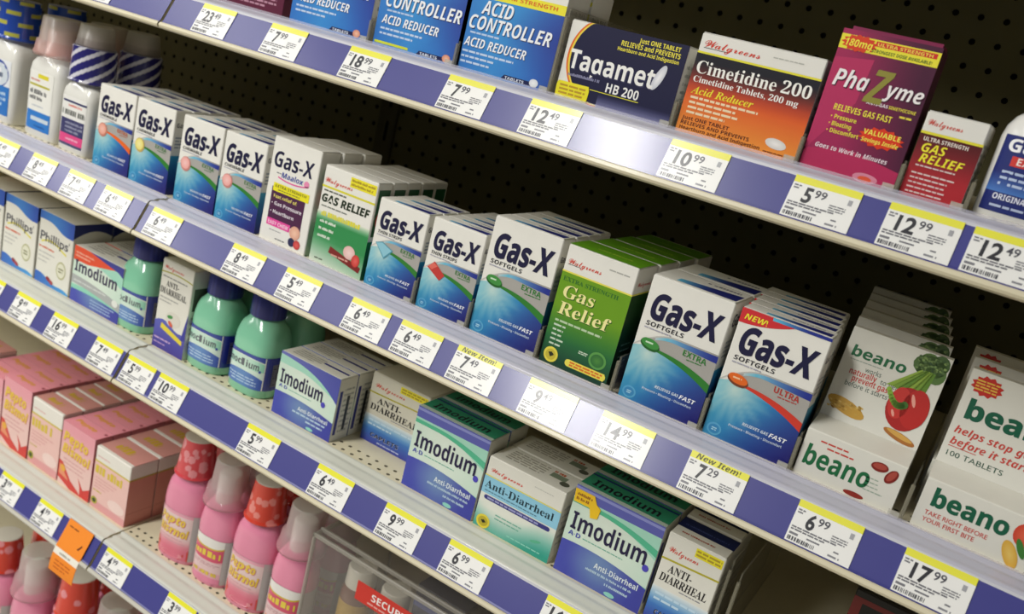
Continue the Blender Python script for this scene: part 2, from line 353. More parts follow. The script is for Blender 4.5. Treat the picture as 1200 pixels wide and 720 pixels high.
TAGS = [(1, -.999, '7', '49', 'cut by the upper picture edge'), (1, -.811, '23', '49', 'just right of the rail seam'), (1, -.709, '7', '99', 'under the first blue acid reducer carton'),
    (1, -.602, '18', '99', 'under the second blue acid reducer carton'), (1, -.483, '7', '99', 'under the third blue acid reducer carton'), (1, -.394, '12', '49', 'under the navy carton with orange ring'),
    (1, -.261, '10', '99', 'glared over, under the orange carton'), (1, -.159, '5', '99', 'under the magenta carton'), (1, -.089, '12', '99', 'under the small dark red carton'), (1, -.032, '12', '49', 'under the white liquid bottle'),
    (2, -1.233, '8', '99', 'at the left picture edge'), (2, -1.158, '6', '49', 'under the tall white bottle'), (2, -1.078, '8', '49', 'under the short white bottle'), (2, -1.003, '7', '49', 'under the orange swoosh carton'),
    (2, -.933, '6', '49', 'just left of the rail seam'), (2, -.845, '6', '49', 'just right of the rail seam'), (2, -.712, '8', '49', 'under the purple panel carton'), (2, -.631, '5', '49', 'under the white and green carton'),
    (2, -.539, '6', '49', 'under the blue strip carton'), (2, -.475, '6', '49', 'under the red strip carton'), (2, -.407, '7', '49', 'with New Item header'), (2, -.326, '9', '49', 'under the lime green carton'),
    (2, -.251, '14', '99', 'glared over, right of the 9.49 tag'), (2, -.168, '7', '29', 'with New Item header'), (2, -.076, '6', '99', 'under the broccoli and pepper pack'), (2, .005, '17', '99', 'under the 100 tablet pack'),
    (3, -1.161, '8', '99', 'at the left picture edge'), (3, -1.082, '9', '49', 'under the white cartons with blue wave'), (3, -1.003, '16', '99', 'under the mint carton with red corner'), (3, -.915, '7', '49', 'just left of the rail seam'),
    (3, -.853, '5', '99', 'just right of the rail seam'), (3, -.795, '10', '99', 'under the mint green bottles'), (3, -.646, '5', '99', 'under the low mint and blue carton'), (3, -.539, '6', '49', 'below the bare perforated deck'),
    (3, -.445, '9', '99', 'under the mint carton with purple top'), (3, -.364, '6', '99', 'under the pale teal carton'), (3, -.252, '16', '49', 'cut by the lower picture edge'),
    (4, -1.077, '3', '99', 'left of the orange tag'), (4, -.989, '4', '99', 'partly under the orange tag'), (4, -.845, '4', '99', 'just right of the rail seam'), (4, -.725, '3', '99', 'under the second small pink bottle'), (4, -.671, '4', '49', 'cut by the lower picture edge')]
for k, x, dl, ct, wh in TAGS:
    price_tag(k, x, dl, ct, '%s.%s price tag on the %s, %s' % (dl, ct, LV[k], wh), 'New Item' in wh)

# ------------------------------------------------------------------ cartons
def carton(name, label, w, h, d, face, top=None, side=None, base=H('e6e4dc'), topc=None, sidec=None, loc=(0, 0, 0), rz=0, group=None, bev=0.8, extra=None):
    t = thing(name, label, 'carton', loc, rz, group)
    w_, h_, d_ = w / 1000, h / 1000, d / 1000
    b = MB(); b.box(-w_ / 2, w_ / 2, 0, d_, 0, h_ - .0006, {'*': base, 'R': sidec or base, 'L': sidec or base, 'T': topc or base, 'B': sidec or base}, 'card', bev / 1000)
    a = Art(b, lambda u, v, l: (-w_ / 2 + u / 1000, -l, v / 1000), w, h); face(a)
    if side:
        side(Art(b, lambda u, v, l: (w_ / 2 + l, u / 1000, v / 1000), d, h))
        side(Art(b, lambda u, v, l: (-w_ / 2 - l, d_ - u / 1000, v / 1000), d, h))
    b.build('shell', t)
    f = MB(); e = .0007; f.box(-w_ / 2 + e, w_ / 2 - e, e * .6, d_ - e, h_ - .0004, h_, topc or base, 'card', 0.0002)
    if top: top(Art(f, lambda u, v, l: (-w_ / 2 + u / 1000, v / 1000, h_ + l), w, d))
    f.build('top_flap', t)
    if extra: extra(t, w_, h_, d_)
    return t
ORD = ['', 'second from the front', 'third from the front', 'fourth from the front', 'fifth from the front', 'sixth from the front', 'seventh from the front']
def column(t, n, step, drift=0.0, back='', jit=0.6):
    """the cartons waiting behind the front one, each its own object"""
    base = t['label']; l0 = t.location.copy(); rz = t.rotation_euler.z
    t['label'] = base + ', front of its column' if n > 1 else base
    rg = random.Random(int(l0.x * 1e5))
    for i in range(1, n):
        dy = step / 1000 * i
        dup(t, (l0.x + drift * dy + rg.uniform(-jit, jit) / 1000, l0.y + dy, l0.z), rz + rg.uniform(-.006, .006), base + ', ' + ORD[i])
    return t
WH = H('e8e6de')
def on(k, x0, x1, y=None): return ((x0 + x1) / 2000, (y or YN), Z(S[k]))

# -- gas relief family: white upper half, grey arc, swoosh and blue glowing field
def gas(w, h, sub, blob, swc, word, wc, new=False, tb=0.0):
    def face(a):
        V = lambda t: t * h
        gl = (w * .2, V(.40))
        top = lambda x: V(.44 + .15 * (1 - (1 - min(1, x / w / .5)) ** 2))
        sw = lambda x: V(.455 - .105 * max(0, (x / w - .2) / .8) ** 2.2)
        def blue(x, y):
            u, v = x / w, y / V(.46)
            c = mixc(H('38a3be'), H('2a70b2'), .9 * u + .5 * (1 - v)); c = mixc(c, H('20206e'), max(0, 1.35 * u + .8 * (1 - v) - .95))
            dx, dy = (x - gl[0]) / w, (y - gl[1]) / w; rr = math.hypot(dx, dy); an = math.atan2(dy, dx)
            k = max(0, 1 - rr / (.46 + .07 * math.sin(an * 17))) ** 1.2
            c = mixc(c, H('cfe0d4'), .92 * k)
            return mixc(c, H('9fd0d6'), max(0, .35 - 3 * u) * (1 if v > .4 else v))
        a.band(0, w, 0, lambda x: sw(x) if x > w * .12 else V(.43 + .025 * x / w / .12), blue, 1, 26, 16)
        a.band(w * .18, w, sw, lambda x: top(x), H('a6a39d'), 2, 22)
        a.band(0, w, lambda x: top(x) - V(.012), top, lambda x, y: mixc(H('c9c7c2'), H('9a9894'), x / w), 3, 22)
        st = lambda x: top(x) - V(.012); wd = lambda x: V(.008 + .045 * (x / w))
        a.band(w * .24, w, lambda x: st(x) - wd(x), st, lambda x, y: mixc(H('7cc4d8'), H('23308a'), (x / w - .35) / .6) if x > w * .40 else mixc(H('b9c9cb'), H('58b4d2'), (x / w - .24) / .16), 4, 22)
        a.band(w * .22, w, lambda x: sw(x) - V(.010 + .055 * ((x / w - .22) / .78)), lambda x: sw(x) + V(.004), lambda x, y: swc, 5, 22)
        a.text('Gas-X', w * .07, V(.672), V(.195), H('17163c'), 'b', W=w * .84, l=4, shear=.10, off=.022)
        if sub: a.text(sub, w * .075, V(.612), V(.034), H('35353a'), 'b', W=w * (.47 if len(sub) < 9 else .5), l=4, shear=.1)
        a.fine(w * .07, V(.586), w * .5, V(.602), H('a6a5b4'), 1, 7)
        if word:
            a.text(word, w * .60, V(.492), V(.044), wc, 'b', W=w * .29, l=6, slope=-.06); a.fine(w * .66, V(.462), w * .90, V(.477), wc, 1, 6, .5)
        a.text('RELIEVES GAS', w * .40, V(.17), V(.022), H('d8e4ee'), 'bi', W=w * .30, l=4); a.text('FAST', w * .71, V(.165), V(.032), H('f2f4f6'), 'bi', W=w * .2, l=4)
        a.text('Pressure • Bloating • Discomfort', w * .26, V(.125), V(.018), H('c8d6e6'), 'b', W=w * .62, l=4)
        a.ell(w * .12, V(.06), w * .085, w * .075, H('5aa6cc'), 3); a.ell(w * .12, V(.06), w * .065, w * .055, H('3a87b8'), 4); a.fine(w * .09, V(.045), w * .15, V(.075), H('a8d4e4'), 2, 5)
        if blob == 'gel': a.ell(w * .2, V(.470 + tb), w * .125, V(.042), mixc(swc, (10, 60, 20), .45), 7, rot=-.15); a.ell(w * .2, V(.482 + tb), w * .115, V(.036), mixc(swc, (120, 200, 120), .25) if swc[1] > swc[0] else H('e2671f'), 8, rot=-.15); a.fine(w * .14, V(.475 + tb), w * .25, V(.498 + tb), H('c8e2c4') if swc[1] > swc[0] else H('f3c49a'), 1, 9)
        elif blob == 'curl':
            a.poly([(w * .08, V(.50 + tb)), (w * .22, V(.53 + tb)), (w * .46, V(.47 + tb)), (w * .30, V(.35 + tb))], H('4f97ad'), 7); a.poly([(w * .10, V(.495 + tb)), (w * .22, V(.52 + tb)), (w * .43, V(.467 + tb)), (w * .30, V(.37 + tb))], H('8cc3d2'), 8)
        elif blob == 'film':
            a.poly([(w * .07, V(.46 + tb)), (w * .19, V(.54 + tb)), (w * .42, V(.43 + tb)), (w * .34, V(.36 + tb))], H('c23a34'), 7); a.poly([(w * .09, V(.47 + tb)), (w * .18, V(.525 + tb)), (w * .26, V(.50 + tb)), (w * .16, V(.445 + tb))], H('e06a5c'), 8)
        else: a.ell(w * .2, V(.455), w * .125, w * .125, mixc(blob, (120, 60, 50), .3), 7); a.ell(w * .19, V(.462), w * .105, w * .10, blob, 8, c2=mixc(blob, (255, 255, 255), .35))
        if new:
            a.band(0, w * .68, lambda x: V(min(.995, .885 + .11 * (x / w / .68) ** 2)), V(.995), H('cf2f35'), 3, 14)
            a.text('NEW!', w * .05, V(.918), V(.04), H('f2ea3a'), 'bi', W=w * .26, l=5)
            a.band(w * .35, w, lambda x: V(.972 - .0 * x), V(.995), lambda x, y: mixc(H('5db6d6'), H('23308a'), (x / w - .4) / .35), 4, 12)
    return face
def gastop(a):
    a.band(a.w * .25, a.w * .97, a.h * .1, lambda x: a.h * (.25 + .35 * x / a.w), lambda x, y: mixc(H('5db6d6'), H('1d2470'), (x / a.w - .25) / .4), 1, 10)
    a.fine(a.w * .5, a.h * .62, a.w * .95, a.h * .82, H('8a8a94'), 1, 2)
def gasside(a):
    a.band(0, a.w, 0, a.h * .47, lambda x, y: mixc(H('232a78'), H('3f9fbf'), y / (a.h * .47)), 1, 2, 6)
    a.text('Gas-X', a.w * .5, a.h * .8, a.w * .22, H('17163c'), 'b', W=a.w * .7, l=2, anchor='c'); a.fine(a.w * .15, a.h * .55, a.w * .85, a.h * .7, H('98a0a8'), 4, 2)
GR_, OR_ = H('2c7a2c'), H('e2641e')
GF = 'white and blue gas relief cartons'
def gasbox(x0, x1, h, d, n, step, label, sub, blob, swc, word, wc, new=False, drift=0, tb=0.0, w=None, rz=0):
    w = w or (x1 - x0); t = carton('gas_relief_carton', label, w, h, d, gas(w, h, sub, blob, swc, word, wc, new, tb), gastop, gasside, loc=on(2, x0, x1), rz=rz, group=GF)
    return column(t, n, step, drift)
gasbox(-1014, -944, 102, 24, 4, 25, 'white blue carton with orange tablet and swoosh, beside short white bottle', 'CHEWABLE', H('e39a84'), OR_, 'EXTRA', H('b5542c'), w=69)
gasbox(-943, -872, 102, 24, 4, 25, 'white blue carton with yellow tablet picture, left of the rail seam', 'CHEWABLE', H('e6d872'), GR_, 'EXTRA', H('4a7a4a'), w=69)
gasbox(-859, -790, 102, 24, 4, 25, 'white blue carton with pink tablet, right of the rail seam', 'CHEWABLE', H('eaa39c'), GR_, 'EXTRA', H('4a7a4a'), w=68.5)
gasbox(-788, -721, 102, 24, 4, 25, 'white blue carton with pink tablet, beside purple panel carton', 'CHEWABLE', H('eaa39c'), GR_, 'EXTRA', H('4a7a4a'), w=66)
gasbox(-558, -495, 93, 24, 3, 25, 'short white blue carton with curling blue film strip', 'THIN STRIPS', 'curl', GR_, 'EXTRA', H('3d7a3d'))
gasbox(-489, -426, 94, 21, 5, 22, 'short white blue carton with red film strip', 'THIN STRIPS', 'film', GR_, 'EXTRA', H('3d7a3d'))
gasbox(-422, -346.5, 116.5, 25, 4, 26, 'tall white blue carton with green capsule, left of lime green carton', 'SOFTGELS', 'gel', GR_, 'EXTRA', H('2f7a34'), w=75)
gasbox(-256, -180, 115.5, 52, 2, 53, 'tall white blue carton with green capsule, right of lime green carton', 'SOFTGELS', 'gel', GR_, 'EXTRA', H('2f7a34'), w=75.5)
gasbox(-174, -99, 115.5, 24, 5, 25, 'tall white blue softgel carton with orange capsule and red NEW corner', 'SOFTGELS', 'gel', H('cf3a2a'), 'ULTRA', H('b3342e'), True, -.10, w=75)

def f_purple(a):
    w, h = a.w, a.h
    a.text('Gas-X', w * .06, h * .72, h * .145, H('17163c'), 'b', W=w * .82, l=2, shear=.08, off=.004)
    a.fine(w * .16, h * .655, w * .26, h * .675, H('888888'), 1, 2); a.text('Maalox', w * .27, h * .635, h * .05, H('2b3f9a'), 'b', W=w * .45, l=3, shear=.12)
    a.band(w * .2, w * .85, lambda x: h * (.60 + .03 * ((x / w - .5) / .35) ** 2), lambda x: h * (.613 + .03 * ((x / w - .5) / .35) ** 2), H('e0569a'), 2, 14); a.ell(w * .80, h * .655, w * .055, w * .05, H('e58ab0'), 2)
    a.rect(w * .12, h * .20, w * .84, h * .53, H('4a1f45'), 2); a.rect(w * .14, h * .49, w * .90, h * .57, H('e8de22'), 3); a.text('EXTRA STRENGTH', w * .18, h * .53, h * .026, H('6a6420'), 'b', W=w * .66, l=4); a.fine(w * .25, h * .50, w * .78, h * .52, H('8a8430'), 1, 4)
    a.text('Fast relief of:', w * .18, h * .43, h * .030, H('e8dc6a'), 'b', W=w * .5, l=3); a.text('• Gas Pressure', w * .16, h * .36, h * .034, H('e6e0e6'), 'b', W=w * .64, l=3); a.text('• Heartburn', w * .16, h * .28, h * .034, H('e6e0e6'), 'b', W=w * .5, l=3)
    a.rect(w * .12, h * .155, w * .62, h * .225, H('e2479a'), 3); a.text('EASY CHEW', w * .15, h * .17, h * .035, H('f6d6e6'), 'b', W=w * .44, l=4)
    a.ell(w * .74, h * .17, w * .11, w * .11, H('dba08a'), 4, c2=H('f0c4a8')); a.ell(w * .70, h * .075, w * .07, w * .07, H('2a2a50'), 5); a.ell(w * .82, h * .07, w * .07, w * .07, H('c23a3a'), 6, c2=H('e0605a'))
    a.fine(w * .2, h * .11, w * .5, h * .125, H('999999'), 1, 2); a.fine(w * .35, h * .035, w * .6, h * .055, H('777777'), 1, 2)
column(carton('chewable_carton', 'tall white carton with purple panel, yellow bar and fruit picture', 70, 115.5, 30, f_purple, loc=on(2, -714, -644), rz=.0, group='white and blue gas relief cartons'), 3, 31, .1)

def script(a, x, y, W, hgt, l=3, c=None):
    a.text('Walgreens', x, y, hgt, c or H('d8402f'), 'scr', W=W, l=l)
def f_wgreen(a):
    w, h = a.w, a.h
    a.band(0, w, 0, h * .5, lambda x, y: mixc(H('d8dfd0'), H('2f8a4c'), min(1, (y / (h * .3)) ** 1.2 + .25 * x / w)), 1, 8, 8)
    a.band(0, w, h * .44, lambda x: h * .53, lambda x, y: mixc(H('2f8a4c'), H('e2e4d2'), (y - h * .44) / (h * .09)), 2, 6, 4)
    script(a, w * .04, h * .83, w * .52, h * .055); a.rect(w * .5, h * .865, w * .98, h * .965, H('eadf2e'), 2); a.fine(w * .52, h * .875, w * .96, h * .955, H('a88f2a'), 2, 3, .6)
    a.band(0, w, h * .775, h * .795, H('d9d335'), 2, 2); a.fine(w * .05, h * .735, w * .55, h * .76, H('55584f'), 1, 2, .6)
    a.text('GAS RELIEF', w * .03, h * .63, h * .078, H('22301f'), 'b', W=w * .9, l=3, shear=.1, off=.02); a.fine(w * .05, h * .575, w * .55, h * .60, H('7c8078'), 1, 3)
    a.fine(w * .08, h * .48, w * .85, h * .545, H('e0d83a'), 1, 4, .75)
    for i in range(3): a.fine(w * .08, h * (.41 - .075 * i), w * (.40 - .03 * i), h * (.455 - .075 * i), H('dfead8'), 1, 4, .6)
    a.poly([(w * .34, h * .145), (w * .95, h * .06), (w * .97, h * .12), (w * .36, h * .215)], H('7e2320'), 4); a.fine(w * .40, h * .12, w * .8, h * .15, H('d8a090'), 1, 5)
    a.ell(w * .72, h * .225, w * .11, w * .10, H('e0b4ae'), 5, c2=H('f0d2cc')); a.ell(w * .86, h * .17, w * .075, w * .09, H('c8362f'), 6, c2=H('e2615a')); a.fine(w * .1, h * .03, w * .3, h * .055, H('55604f'), 1, 3)
def s_wgreen(a):
    a.rect(a.w * .12, a.h * .45, a.w * .9, a.h * .93, H('1f5a34'), 1); a.ell(a.w * .5, a.h * .62, a.w * .28, a.w * .42, H('b23a34'), 2, c2=H('d88a80')); a.rect(0, a.h * .0, a.w, a.h * .4, H('2f8a4c'), 1)
column(carton('chewable_carton', 'white and green carton with red fruit banner and yellow corner flash', 73, 105, 24, f_wgreen, None, s_wgreen, loc=on(2, -637, -563)), 5, 25)

def f_lime(a):
    w, h = a.w, a.h
    def g(x, y):
        v = y / h; return mixc(mixc(H('123a2e'), H('1f6a38'), v / .25), H('6a9a1a'), (v - .22) / .28)
    a.band(0, w, 0, h * .775, g, 1, 4, 14); a.band(0, w, h * .772, h * .785, H('e6dc5a'), 2, 2)
    script(a, w * .05, h * .845, w * .48, h * .048); a.rect(w * .05, h * .838, w * .24, h * .842, H('3a3a3a'), 3); a.fine(w * .62, h * .90, w * .93, h * .92, H('b0afa8'), 1, 2)
    a.text('EXTRA STRENGTH', w * .04, h * .705, h * .035, H('2c6a2a'), 'f', W=w * .80, l=3)
    Y = H('f1e9a0'); a.text('Gas', w * .08, h * .575, h * .105, Y, 'f', W=w * .46, l=4, shear=.12, shade=H('2a5a1a')); a.text('Relief', w * .08, h * .435, h * .105, Y, 'f', W=w * .74, l=4, shear=.12, shade=H('2a5a1a'))
    a.fine(w * .08, h * .365, w * .92, h * .39, H('b9d0a8'), 1, 3, .7)
    for i in range(5): a.fine(w * .08, h * (.325 - .04 * i), w * (.30 - .02 * (i % 3)), h * (.35 - .04 * i), H('c6d8c0'), 1, 3, .6, i)
    a.ell(w * .15, h * .085, w * .105, w * .105, H('e8d84e'), 3); a.ell(w * .15, h * .085, w * .075, w * .075, H('cbb93c'), 4, 16); a.poly([(w * .11, h * .10), (w * .15, h * .065), (w * .20, h * .09), (w * .16, h * .11)], H('2a2a18'), 5)
    a.ell(w * .80, h * .185, w * .125, w * .115, H('5a9a4a'), 3); a.ell(w * .80, h * .185, w * .095, w * .085, H('2c6a34'), 4, c2=H('4c8a3c')); a.fine(w * .52, h * .18, w * .66, h * .21, H('c6d8c0'), 2, 3, .6)
    a.ell(w * .42, h * .075, h * .03, h * .03, H('ecdf58'), 3); a.ell(w * .92, h * .075, h * .03, h * .03, H('ecdf58'), 3); a.rect(w * .42, h * .045, w * .95, h * .105, H('ecdf58'), 3); a.fine(w * .44, h * .052, w * .92, h * .098, H('e0762a'), 2, 4, .65)
def s_lime(a):
    a.band(0, a.w, 0, a.h * .775, lambda x, y: mixc(H('0f2a20'), H('1f4a1c'), y / (a.h * .775)), 1, 2, 6); a.band(0, a.w, a.h * .772, a.h * .785, H('e6dc5a'), 2, 1)
    script(a, a.w * .15, a.h * .84, a.w * .7, a.h * .04, 2)
    for i in range(5): a.fine(a.w * .2, a.h * (.14 + .05 * i), a.w * .75, a.h * (.165 + .05 * i), H('8aa08a'), 1, 2, .5, i)
def t_lime(a): a.rect(0, 0, a.w, a.h * .93, H('5f9a16'), 1); a.fine(a.w * .3, a.h * .3, a.w * .85, a.h * .5, H('9ac03a'), 1, 2, .5)
column(carton('softgel_carton', 'lime to dark green carton with white top band and cream lettering', 71, 115, 44, f_lime, t_lime, s_lime, loc=on(2, -341, -269)), 4, 45, .05)

# -- bean enzyme packs: low protruding front box, upper panel leaning back
def bean_pack(label, x0, x1, n, step, drift, big):
    t = thing('bean_enzyme_carton', label, 'carton', on(2, x0, x1), 0, 'white cartons with green bean lettering'); w = (x1 - x0) / 1000; zl, ht, dep, yb = .0405, .121, .047, .031
    b = MB(); prof = [(0, 0), (0, zl - .001), (.001, zl), (yb, zl + .0055), (.051, ht), (.060, ht), (dep, zl + .004), (dep, 0)]; hw = w / 2; white = H('dcdacf')
    for i in range(len(prof)):
        p, q = prof[i], prof[(i + 1) % len(prof)]
        b.face([(-hw, *p), (hw, *p), (hw, *q), (-hw, *q)], white)
    b.face([(hw, *p) for p in prof][::1], white); b.face([(-hw, *p) for p in reversed(prof)], white)
    W_ = w * 1000; a = Art(b, lambda u, v, l: (-hw + u / 1000, -l, v / 1000), W_, zl * 1000); gc = H('0f5a40') if big else H('17663c'); red = H('c8453c')
    k = 1.0 if not big else 1.0
    if big:
        a.text('beano', W_ * .10, zl * 1000 * .50, zl * 1000 * .34, gc, 'b', W=W_ * .66, l=2, off=.02); a.text('TAKE RIGHT BEFORE', W_ * .08, zl * 1000 * .30, 3.6, red, 'n', W=W_ * .55, l=2, off=.01); a.text('YOUR FIRST BITE', W_ * .08, zl * 1000 * .16, 3.6, red, 'n', W=W_ * .46, l=2, off=.01)
        a.ell(W_ * .90, zl * 1000 * .66, 8.5, 9.5, H('c9402c'), 3, c2=H('e2684a')); a.ell(W_ * .84, zl * 1000 * .22, 5, 11, H('d8a63c'), 4, rot=.5, c2=H('e6c468')); a.ell(W_ * .90, zl * 1000 * .40, 2.4, 8, H('3d7a34'), 5, rot=.5)
    else:
        a.text('beano', W_ * .05, zl * 1000 * .27, zl * 1000 * .40, gc, 'b', W=W_ * .66, l=2, off=.008, shear=.06); a.fine(W_ * .16, zl * 1000 * .80, W_ * .50, zl * 1000 * .86, red, 1, 2); a.fine(W_ * .24, zl * 1000 * .70, W_ * .56, zl * 1000 * .76, red, 1, 2)
        for cx, cy, ro in ((.76, .80, .1), (.89, .70, 1.1)): a.ell(W_ * cx, zl * 1000 * cy, 6.6, 3.9, H('7e1f18'), 3, rot=ro); a.ell(W_ * cx, zl * 1000 * cy + .6, 5.2, 2.4, H('a8463a'), 4, rot=ro)
        a.ell(W_ * .62, zl * 1000 * .07, 8, 2.2, H('8e2c22'), 3, rot=.0)
        for i in range(4): a.fine(W_ * .68, zl * 1000 * (.50 - .085 * i), W_ * (.82 + .02 * i), zl * 1000 * (.54 - .085 * i), H('9aab98'), 1, 2)
    b.build('front_box', t)
    sl = MB(); y0, z0, y1, z1 = yb, zl + .0055, .051, ht; L = math.hypot(y1 - y0, z1 - z0); uy, uz = (y1 - y0) / L, (z1 - z0) / L; h = L * 1000
    P = lambda u, v, l: (-hw + u / 1000, y0 + uy * v / 1000 - uz * (l + .0003), z0 + uz * v / 1000 + uy * (l + .0003))
    a = Art(sl, P, W_, h); a.rect(0, 0, W_, h, white, 0)
    for q in ([P(0, 0, -.0003), P(W_, 0, -.0003), P(W_, 0, 0), P(0, 0, 0)], [P(0, h, 0), P(W_, h, 0), P(W_, h, -.0003), P(0, h, -.0003)]): sl.face(q, white)
    if not big:
        a.text('beano', W_ * .07, h * .70, h * .11, gc, 'b', W=W_ * .55, l=3, off=.008, shear=.06); a.fine(W_ * .08, h * .655, W_ * .5, h * .672, H('9aa69a'), 1, 2)
        a.text('works', W_ * .26, h * .575, 4.6, H('55665a'), 'n', W=13, l=2); a.text('naturally', W_ * .12, h * .51, 4.8, red, 'b', W=22, l=2); a.text('to help', W_ * .44, h * .51, 4.6, H('55665a'), 'n', W=16, l=2); a.text('prevent gas', W_ * .17, h * .445, 4.8, red, 'b', W=29, l=2); a.text('before it starts*', W_ * .12, h * .38, 4.6, H('55665a'), 'n', W=37, l=2)
        rg = random.Random(3)
        for cx, cy, rx, ry, c in ((.86, .86, 15, 9, '4d6a34'), (.80, .93, 9, 7, '5a7a3c'), (.93, .93, 8, 8, '44602e'), (.92, .80, 8, 8, '557538'), (.78, .82, 7, 6, '4a6632')): a.ell(min(W_ * cx, W_ - rx * .9) if rx < 10 else W_ * .82, h * cy - (2 if cy > .9 else 0), rx * .85, ry, H(c), 3, 14)
        for i in range(60): a.ell(W_ * rg.uniform(.70, .965), h * rg.uniform(.80, .96), 1.3, 1.1, mixc(H('33502a'), H('86a25a'), rg.random()), 5, 7)
        for i in range(6): a.poly([(W_ * (.50 + .06 * i), h * (.54 + .004 * i)), (W_ * (.56 + .06 * i), h * (.54 - .01 * i)), (W_ * (.80 + .02 * i), h * .80), (W_ * (.77 + .02 * i), h * .81)], mixc(H('8aa83c'), H('5d8428'), i % 3 / 2), 4)
        a.ell(W_ * .76, h * .36, W_ * .19, h * .23, H('a81c18'), 6, 26); a.ell(W_ * .84, h * .39, W_ * .13, h * .21, H('b8241e'), 7, 22); a.ell(W_ * .68, h * .40, W_ * .10, h * .17, H('c4322a'), 7, 22)
        a.ell(W_ * .80, h * .47, W_ * .018, h * .07, H('e8a090'), 8, 10, rot=.4); a.ell(W_ * .66, h * .28, W_ * .014, h * .04, H('e8a090'), 8, 10, rot=.5)
        for i in range(9): tt = i / 8; a.ell(W_ * (.545 + .19 * tt), h * (.50 - .13 * math.sin(tt * 2.2)), 2.0 + tt, 2.2 + tt, mixc(H('8fb83a'), H('3f6a24'), tt), 9, 9)
        for k2, (cx, cy, s2) in enumerate(((.22, .16, 1), (.63, -.0, .0))):
            if not s2: continue
            a.ell(W_ * cx, h * cy, W_ * .21, h * .075, H('c2963a'), 3, 18, rot=-.25)
            for i in range(40): a.ell(W_ * (cx + rg.uniform(-.17, .17)), h * (cy - .25 * 0 + rg.uniform(-.05, .05)) - 0, 1.4, .8, mixc(H('e0c06a'), H('a3741e'), rg.random()), 4, 6, rot=-.25)
        a.ell(W_ * .80, h * .07, W_ * .17, h * .045, H('a86a2c'), 4, 16, rot=-.2); a.ell(W_ * .80, h * .085, W_ * .14, h * .025, H('cfa04c'), 5, 14, rot=-.2)
    else:
        a.burst(W_ * .17, h * .86, 12, 8.5, H('c32c22'), 3, 12); a.fine(W_ * .07, h * .80, W_ * .27, h * .92, H('e2b84a'), 4, 4, .5)
        a.text('beano', W_ * .08, h * .50, h * .19, gc, 'b', W=W_ * .86, l=3, off=.02); a.text('helps stop gas', W_ * .05, h * .33, 5.6, red, 'bi', W=W_ * .72, l=3); a.text('before it starts!', W_ * .05, h * .21, 5.6, red, 'bi', W=W_ * .76, l=3); a.rect(W_ * .05, h * .185, W_ * .30, h * .192, red, 3)
        a.text('100 TABLETS', W_ * .06, h * .09, 4.2, H('3a5a4a'), 'n', W=W_ * .5, l=3); a.ell(W_ * .93, h * .10, 5, 9, H('3d6a30'), 4, rot=.3)
    sl.build('leaning_panel', t)
    return column(t, n, step, drift, jit=.4)
bean_pack('white pack with red pepper and broccoli picture, green lettering', -93.5, -15, 6, 48, -.10, False)
bean_pack('white 100 tablet pack with red starburst and bold green lettering', 0, 82, 3, 48, -.05, True)

# -- top shelf: acid reducers and gas remedies
def f_acid(n, yellow):
    def face(a):
        w, h = a.w, a.h
        def g(x, y):
            u, v = x / w, y / h; return mixc(mixc(H('3f9ad6'), H('2f66b8'), abs(u - .4) * 1.2 + .3 * (1 - v)), H('2b2f86'), max(0, u * 1.3 + (.6 - abs(v - .45)) - 1.15))
        a.band(0, w, 0, h, g, 1, 10, 10)
        c = H('eef0f2'); sh = H('1d2a5c')
        a.text('ACID', w * .17, h * .555, h * .125, c, 'bi', W=w * .33, l=4, shade=sh); a.text('CONTROLLER', w * .07, h * .405, h * .125, c, 'bi', W=w * .86, l=4, shade=sh)
        a.fine(w * .10, h * .355, w * .5, h * .38, H('b8cce8'), 1, 3, .7); a.text('ACID REDUCER', w * .06, h * .235, h * .085, c, 'bi', W=w * .66, l=4, shade=sh)
        for i in range(2 if n < 3 else 3): a.fine(w * .06, h * (.17 - .05 * i), w * (.62 - .1 * i), h * (.20 - .05 * i), H('c2d4ea'), 1, 3, .65, i)
        a.poly([(w * .52, h * .02), (w * .86, h * .02), (w * .83, h * .06), (w * .55, h * .06)], H('141c4c'), 3); a.text('TABLETS', w * .56, h * .025, h * .025, H('dfe6f0'), 'b', W=w * .2, l=4)
        a.ell(w * .86, h * .055, w * .045, w * .035, H('d88a6c') if n < 3 else H('d8dce0'), 4, c2=H('f0c0a4') if n < 3 else H('f2f4f4'))
        if yellow: a.band(0, w, h * .70, h * .79, H('ece33a'), 2, 2); a.text('MAXIMUM STRENGTH', w * .12, h * .73, h * .035, H('e0702a'), 'b', W=w * .8, l=4)
        else: a.band(0, w, h * .72, h * .73, H('a9cbe8'), 2, 2); a.band(0, w, h * .73, h, H('1d2a5c'), 2, 2)
        if yellow: a.band(0, w, h * .79, h, H('e6e4da'), 2, 2); a.band(0, w, h * .86, h * .90, H('ece33a'), 3, 2)
        if n == 2: a.rect(w * .02, h * .03, w * .42, h * .055, H('cfd63a'), 3)
    return face
def side_plain(c1, c2):
    def f(a): a.fine(a.w * .15, a.h * .2, a.w * .85, a.h * .8, c2, 6, 1, .4)
    return f
SP = side_plain(H('d9d6cc'), H('a8a8a4'))
for n, (x0, x1, w) in enumerate(((-723, -614, 108), (-608, -501, 106), (-507, -402, 104)), 1):
    column(carton('acid_reducer_carton', ('blue acid reducer carton beside the dark maroon carton', 'blue acid reducer carton above the 18.99 tag', 'blue acid reducer carton with yellow band, beside the navy carton')[n - 1], w, 96, 42, f_acid(n, n == 3), None, SP, loc=on(1, x0, x1), group='blue acid reducer cartons'), 2, 44)
def f_maroon(a): a.rect(0, 0, a.w, a.h, H('6a1f3a'), 1); a.fine(a.w * .06, a.h * .05, a.w * .9, a.h * .22, H('c89aa8'), 3, 2, .5); a.text('ACID', a.w * .1, a.h * .4, a.h * .2, H('e8d8dc'), 'b', l=2)
